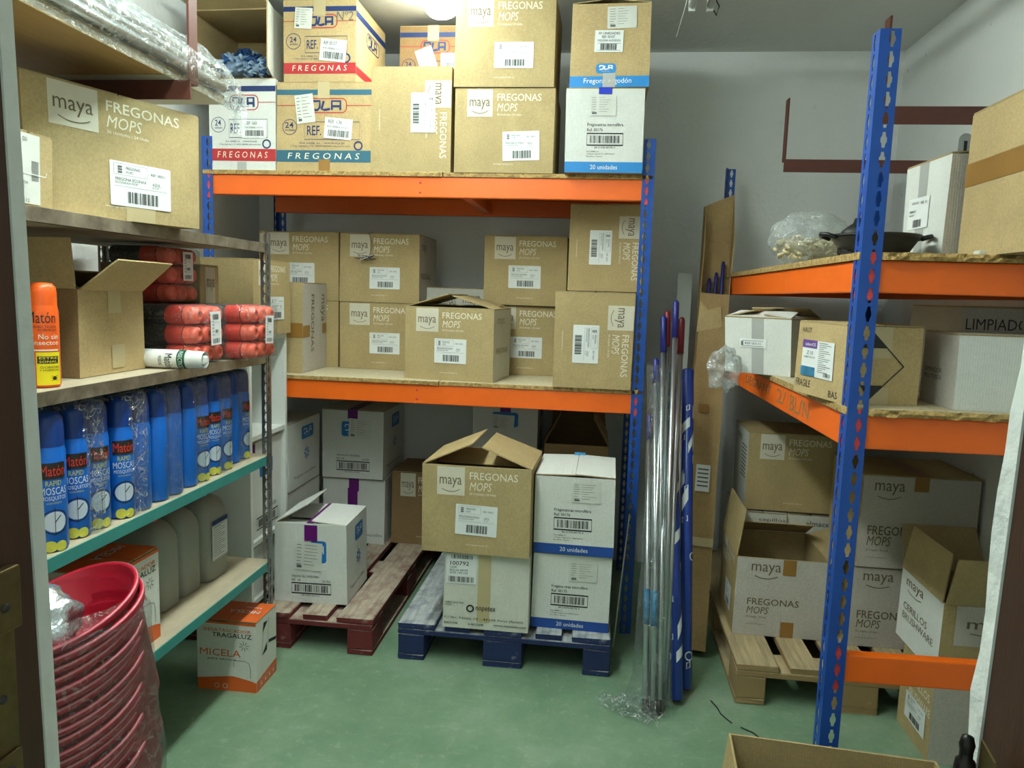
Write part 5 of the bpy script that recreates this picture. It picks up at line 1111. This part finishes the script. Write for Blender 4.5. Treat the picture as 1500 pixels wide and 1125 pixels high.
def blue_pack(label, x0, y0, ny, nx, turns, wrap=True, rz=0.0, seed=1.0):
    t = thing('can_pack', label, 'can pack', (x0, y0, Z3), rz, PB); p = br * 2 + .0015
    for j in range(ny):
        for i in range(nx): blue_can(t, (-br - i * p, br + j * p, .0012), turns[j % len(turns)], i == 0 or j == 0)
    w_, d_, h_ = nx * p, ny * p, hb_ + hc_; V, F = [], []; NA, NZ = 40, 24
    for i in range(NZ + 1):
        s = i / NZ; z = .0006 + (h_ + .004) * s
        for k in range(NA):
            a = 2 * PI * k / NA; c, n_ = math.cos(a), math.sin(a); e = 3.2; q = (abs(c) ** e + abs(n_) ** e) ** (-1 / e); wob = .010 * noise.noise((c * 2.5 + seed, n_ * 2.5, z * 9)) + .005 * noise.noise((c * 8 + seed, n_ * 8, z * 28)); tp = -.016 * max(0, (s - .80) / .2) ** 1.5
            V.append((-w_ / 2 + (w_ / 2 + .002 + max(-.001, wob + tp * .9)) * c * q, d_ / 2 + (d_ / 2 + .001 + max(-.0005, (wob + tp) * .5)) * n_ * q, z))
    for i in range(NZ):
        for k in range(NA): k2 = (k + 1) % NA; F.append((i * NA + k, i * NA + k2, (i + 1) * NA + k2, (i + 1) * NA + k))
    F.append(tuple(NZ * NA + k for k in range(NA)))
    meshobj('plastic_film', V, F, loose_film if seed < 2 else clear_film, t, smooth=True)
    g = Geo(Flat((.0035, .012, .012), (0, .05, 0), (0, 0, .03), (1, 0, 0)), 1); 
    return t
blue_pack('film-wrapped pack of blue cans next to the single can, dials showing', -1.172, 1.532, 2, 3, (0, .25), seed=1.0)
blue_pack('film-wrapped pack of blue cans in the most crumpled film, second from door', -1.165, 1.690, 2, 3, (.1, 2.4), seed=1.7)
blue_pack('film-wrapped pack of blue cans turned plain side out, third from door', -1.168, 1.845, 2, 3, (2.5, 2.6), seed=4.0)
blue_pack('film-wrapped pack of blue cans, fourth from door on the third shelf', -1.172, 2.000, 2, 3, (2.4, .35), seed=5.0)
blue_pack('film-wrapped pack of blue cans, next to last before the slotted post', -1.178, 2.152, 2, 3, (.3, .6), seed=6.0)
blue_pack('film-wrapped pack of blue cans right beside the slotted post', -1.195, 2.310, 2, 3, (2.2, .75), seed=7.0)

# ------------------------------------------------------------------ left shelving: bottom shelf
Z4 = .4065
def jerrycan(label, x, y, sx, sy, h, lab=False):
    t = thing('jerrycan', label, 'jerrycan', (x, y, Z4), 0, 'grey plastic jerrycans')
    prof = [(0, .90), (.01, 1.0), (.66, 1.0), (.74, .97), (.84, .80), (.90, .52), (.905, .0)]; V, F = [], []; NA = 28
    for zf, k_ in prof:
        for k in range(NA):
            a = 2 * PI * (k + .5) / NA; c, n_ = math.cos(a), math.sin(a); e = 6.0; q = (abs(c) ** e + abs(n_) ** e) ** (-1 / e); V.append((-sx / 2 + sx / 2 * k_ * c * q, sy / 2 + sy / 2 * k_ * n_ * q, zf * h))
    for i in range(len(prof) - 1):
        for k in range(NA): k2 = (k + 1) % NA; F.append((i * NA + k, i * NA + k2, (i + 1) * NA + k2, (i + 1) * NA + k))
    F.append(tuple(NA - 1 - k for k in range(NA)))
    bd = meshobj('body', V, F, grey_pl, t, smooth=True)
    lathe('screw_cap', [(.019, .87 * h), (.019, .97 * h), (.017, h), (0, h)], can_red if not lab else grey_pl, t, 16, (-sx * .32, sy / 2, 0))
    tube('handle', [(-sx * .47, sy / 2, .86 * h), (-sx * .50, sy / 2, .955 * h), (-sx * .62, sy / 2, .97 * h), (-sx * .82, sy / 2, .95 * h), (-sx * .88, sy / 2, .82 * h)], .011, grey_pl, t, 8)
    if lab:
        f = Flat((.0008, sy * .16, h * .22), (0, sy * .68, 0), (0, 0, h * .44), (1, 0, 0)); o = Geo(f, 1).rect(0, 0, 1, 1).done('label', label_white, t); Geo(f, 2).rect(0, .88, 1, 1).done('label_heading', navy, o); g = Geo(f, 2); g.ring(.02, .02, .98, .86, .001)
        for i in range(14): g.rect(.08, .80 - .055 * i, .08 + .8 * (.6 + .4 * math.sin(i * 2.1) ** 2), .812 - .055 * i)
        g.text('DETERGENTE', .1, .82, .8, .86, .01); g.done('label_lettering', ink_grey, o)
jerrycan('grey jerrycan next to the boxed plunger on the bottom shelf', -1.262, 1.985, .20, .118, .30); jerrycan('grey jerrycan, middle of three on the bottom shelf', -1.262, 2.108, .20, .118, .305); jerrycan('grey jerrycan with a printed label nearest the slotted post', -1.250, 2.234, .20, .150, .31, True)
boxo_ = None
def micela(label, fl, z, rz=0, w=.215, d=.200, h=.255):
    b = Carton('plunger_box', label, 'box', fl, rz, w, d, h, z, {'all': mic_white, 'top': mic_orange}, group='orange and white plunger boxes', jit=.002, tape=None)
    f = b.face('front'); o = Geo(f, 1).poly([(0, 0), (1, 0), (1, .14), (.9, .17), (.6, .22), (.3, .19), (0, .16)]).done('orange_wave', mic_orange, b.root); Geo(f, 1).rect(0, .965, 1, 1, 1, 1).done('orange_edge', mic_orange, b.root)
    g = Geo(f, 1); g.text('DESATASCADOR', .12, .855, .92, .90, .01); g.text('MICELA', .05, .50, .74, .60, .03); g.done('orange_lettering', mic_orange, b.root)
    g = Geo(f, 1); g.text('TRAGALUZ', .26, .775, .93, .84, .03); g.text('para t\u00e9cnica', .18, .435, .66, .475); g.line([(.62, .36), (.62, .45), (.80, .45), (.88, .42), (.90, .34), (.90, .20)], .0016)
    for k in range(8): a = PI * k / 4 + .2; g.line([(.80 + .006 * math.cos(a) / f.W, .665 + .006 * math.sin(a) / f.T), (.80 + .018 * math.cos(a) / f.W, .665 + .018 * math.sin(a) / f.T)], .0018)
    g.done('lettering', ink, b.root); g = Geo(f, 2); g.circ(.33, .07, .008, .0018); g.circ(.47, .07, .008, .0018); g.done('icons', label_white, o)
    f = b.face('right'); o = Geo(f, 1).poly([(0, 0), (1, 0), (1, .21), (.0, .16)]).done('orange_wave', mic_orange, b.root); g = Geo(f, 2)
    for i in range(4): g.ring(.22 + .2 * i - .07, .045, .22 + .2 * i + .07, .15, .001); g.poly([(.22 + .2 * i - .03, .06), (.22 + .2 * i + .03, .06), (.22 + .2 * i, .13)])
    g.done('icons', label_white, o); g = Geo(f, 1); g.poly([(.30, .78), (.56, .90), (.36, .92)]); g.poly([(.28, .46), (.52, .48), (.50, .60)]); g.line([(.28, .46), (.36, .92), (.62, .93), (.54, .52)], .0016, True); g.line([(.60, .58), (.98, .52)], .012); g.done('picture', ink, b.root)
    f = b.face('top'); g = Geo(Flat(f.O, f.U, f.V, f.N, None, 2), 2); g.text('MICELA', .10, .46, .62, .60, .03); g.text('Home', .14, .28, .40, .36); g.done('top_lettering', label_white, b.root)
    return b
micela('orange and white plunger box standing on the bottom shelf', (-1.192, 1.652), Z4, 90)
micela('orange and white plunger box on the floor under the left shelving', (-1.333, 2.298), 0, 0, w=.213, d=.160, h=.250)

# ------------------------------------------------------------------ wrapped stack of red buckets by the door
t = thing('bucket_stack', 'stack of red buckets wrapped in clear plastic in the left foreground', 'buckets', (-.985, 1.25, 0))
RB = .130; NB = 27
bp_ = [(RB * .70, -.20), (RB * .94, -.012), (RB, -.010), (RB * 1.035, -.004), (RB * 1.035, .004), (RB, .006), (RB * .97, .002), (RB * .70, -.19), (.0, -.19)]
_d = grab(lambda: lathe('bucket', [(0, -.2)] + bp_, bucket_red, None, 40)); rim_d = grab(lambda: lathe('rim', [(RB * 1.025, .0052), (RB * 1.040, .0042), (RB * 1.040, .0018)], rim_glint, None, 40))  # pale lip colour paints the highlights along the red rims
for i in range(NB):
    z = .262 + (.77 - .262) * i / (NB - 1); o = share('bucket', _d, t, (.004 * math.sin(i * 2.1), .004 * math.cos(i * 1.3), z), None); o.rotation_mode = 'QUATERNION'; o.rotation_quaternion = Matrix.Rotation(math.radians(21 + 1.5 * math.sin(i * 1.7)), 3, Vector((.83, -.55, 0))).to_quaternion(); share('rim', rim_d, o)
blob('crumpled_film', t, crinkle, (.078, .062, .062), 2.0, 4, .3, 3.0, (-.040, -.060, .756), ridges=.18)
V, F = [], []; NA, NZ = 48, 50
for i in range(NZ + 1):
    s = i / NZ; z = .004 + .785 * s
    for k in range(NA):
        a = 2 * PI * k / NA; c, n_ = math.cos(a), math.sin(a); r_ = RB * 1.05 + .004 + max(0, .012 * noise.noise((c * 2, n_ * 2, z * 4)) + .008 * noise.noise((c * 6, n_ * 6, z * 14))) + .030 * max(0, c) ** 3 * math.exp(-((z - .42) / .12) ** 2); r_ -= .035 * max(0, (s - .965) / .035)
        V.append((r_ * c, r_ * n_, z))
for i in range(NZ):
    for k in range(NA): k2 = (k + 1) % NA; F.append((i * NA + k, i * NA + k2, (i + 1) * NA + k2, (i + 1) * NA + k))
meshobj('plastic_film', V, F, clear_film, t, smooth=True)

# threads dangling over the second-stack carton
t = thing('thread_tuft', 'tuft of violet and grey threads dangling over a FREGONAS carton', 'threads', (-1.07, 3.315, 1.535))
rr = random.Random(3)
for k in range(9):
    tube('thread', [(rr.uniform(-.06, .06), rr.uniform(0, .012), rr.uniform(-.008, .012)), (rr.uniform(-.03, .03), rr.uniform(-.01, .01), rr.uniform(-.012, .016)), (rr.uniform(-.06, .06), rr.uniform(0, .012), rr.uniform(-.006, .014))], .002, (tape_purple, ink_grey, white_pl)[k % 3], t, 5)
tube('hanging_thread', [(.012, .01, .01), (.022, .018, .06), (.006, .022, .112), (.01, .06, .118)], .0014, ink_grey, t, 5)
bpy.context.view_layer.update()
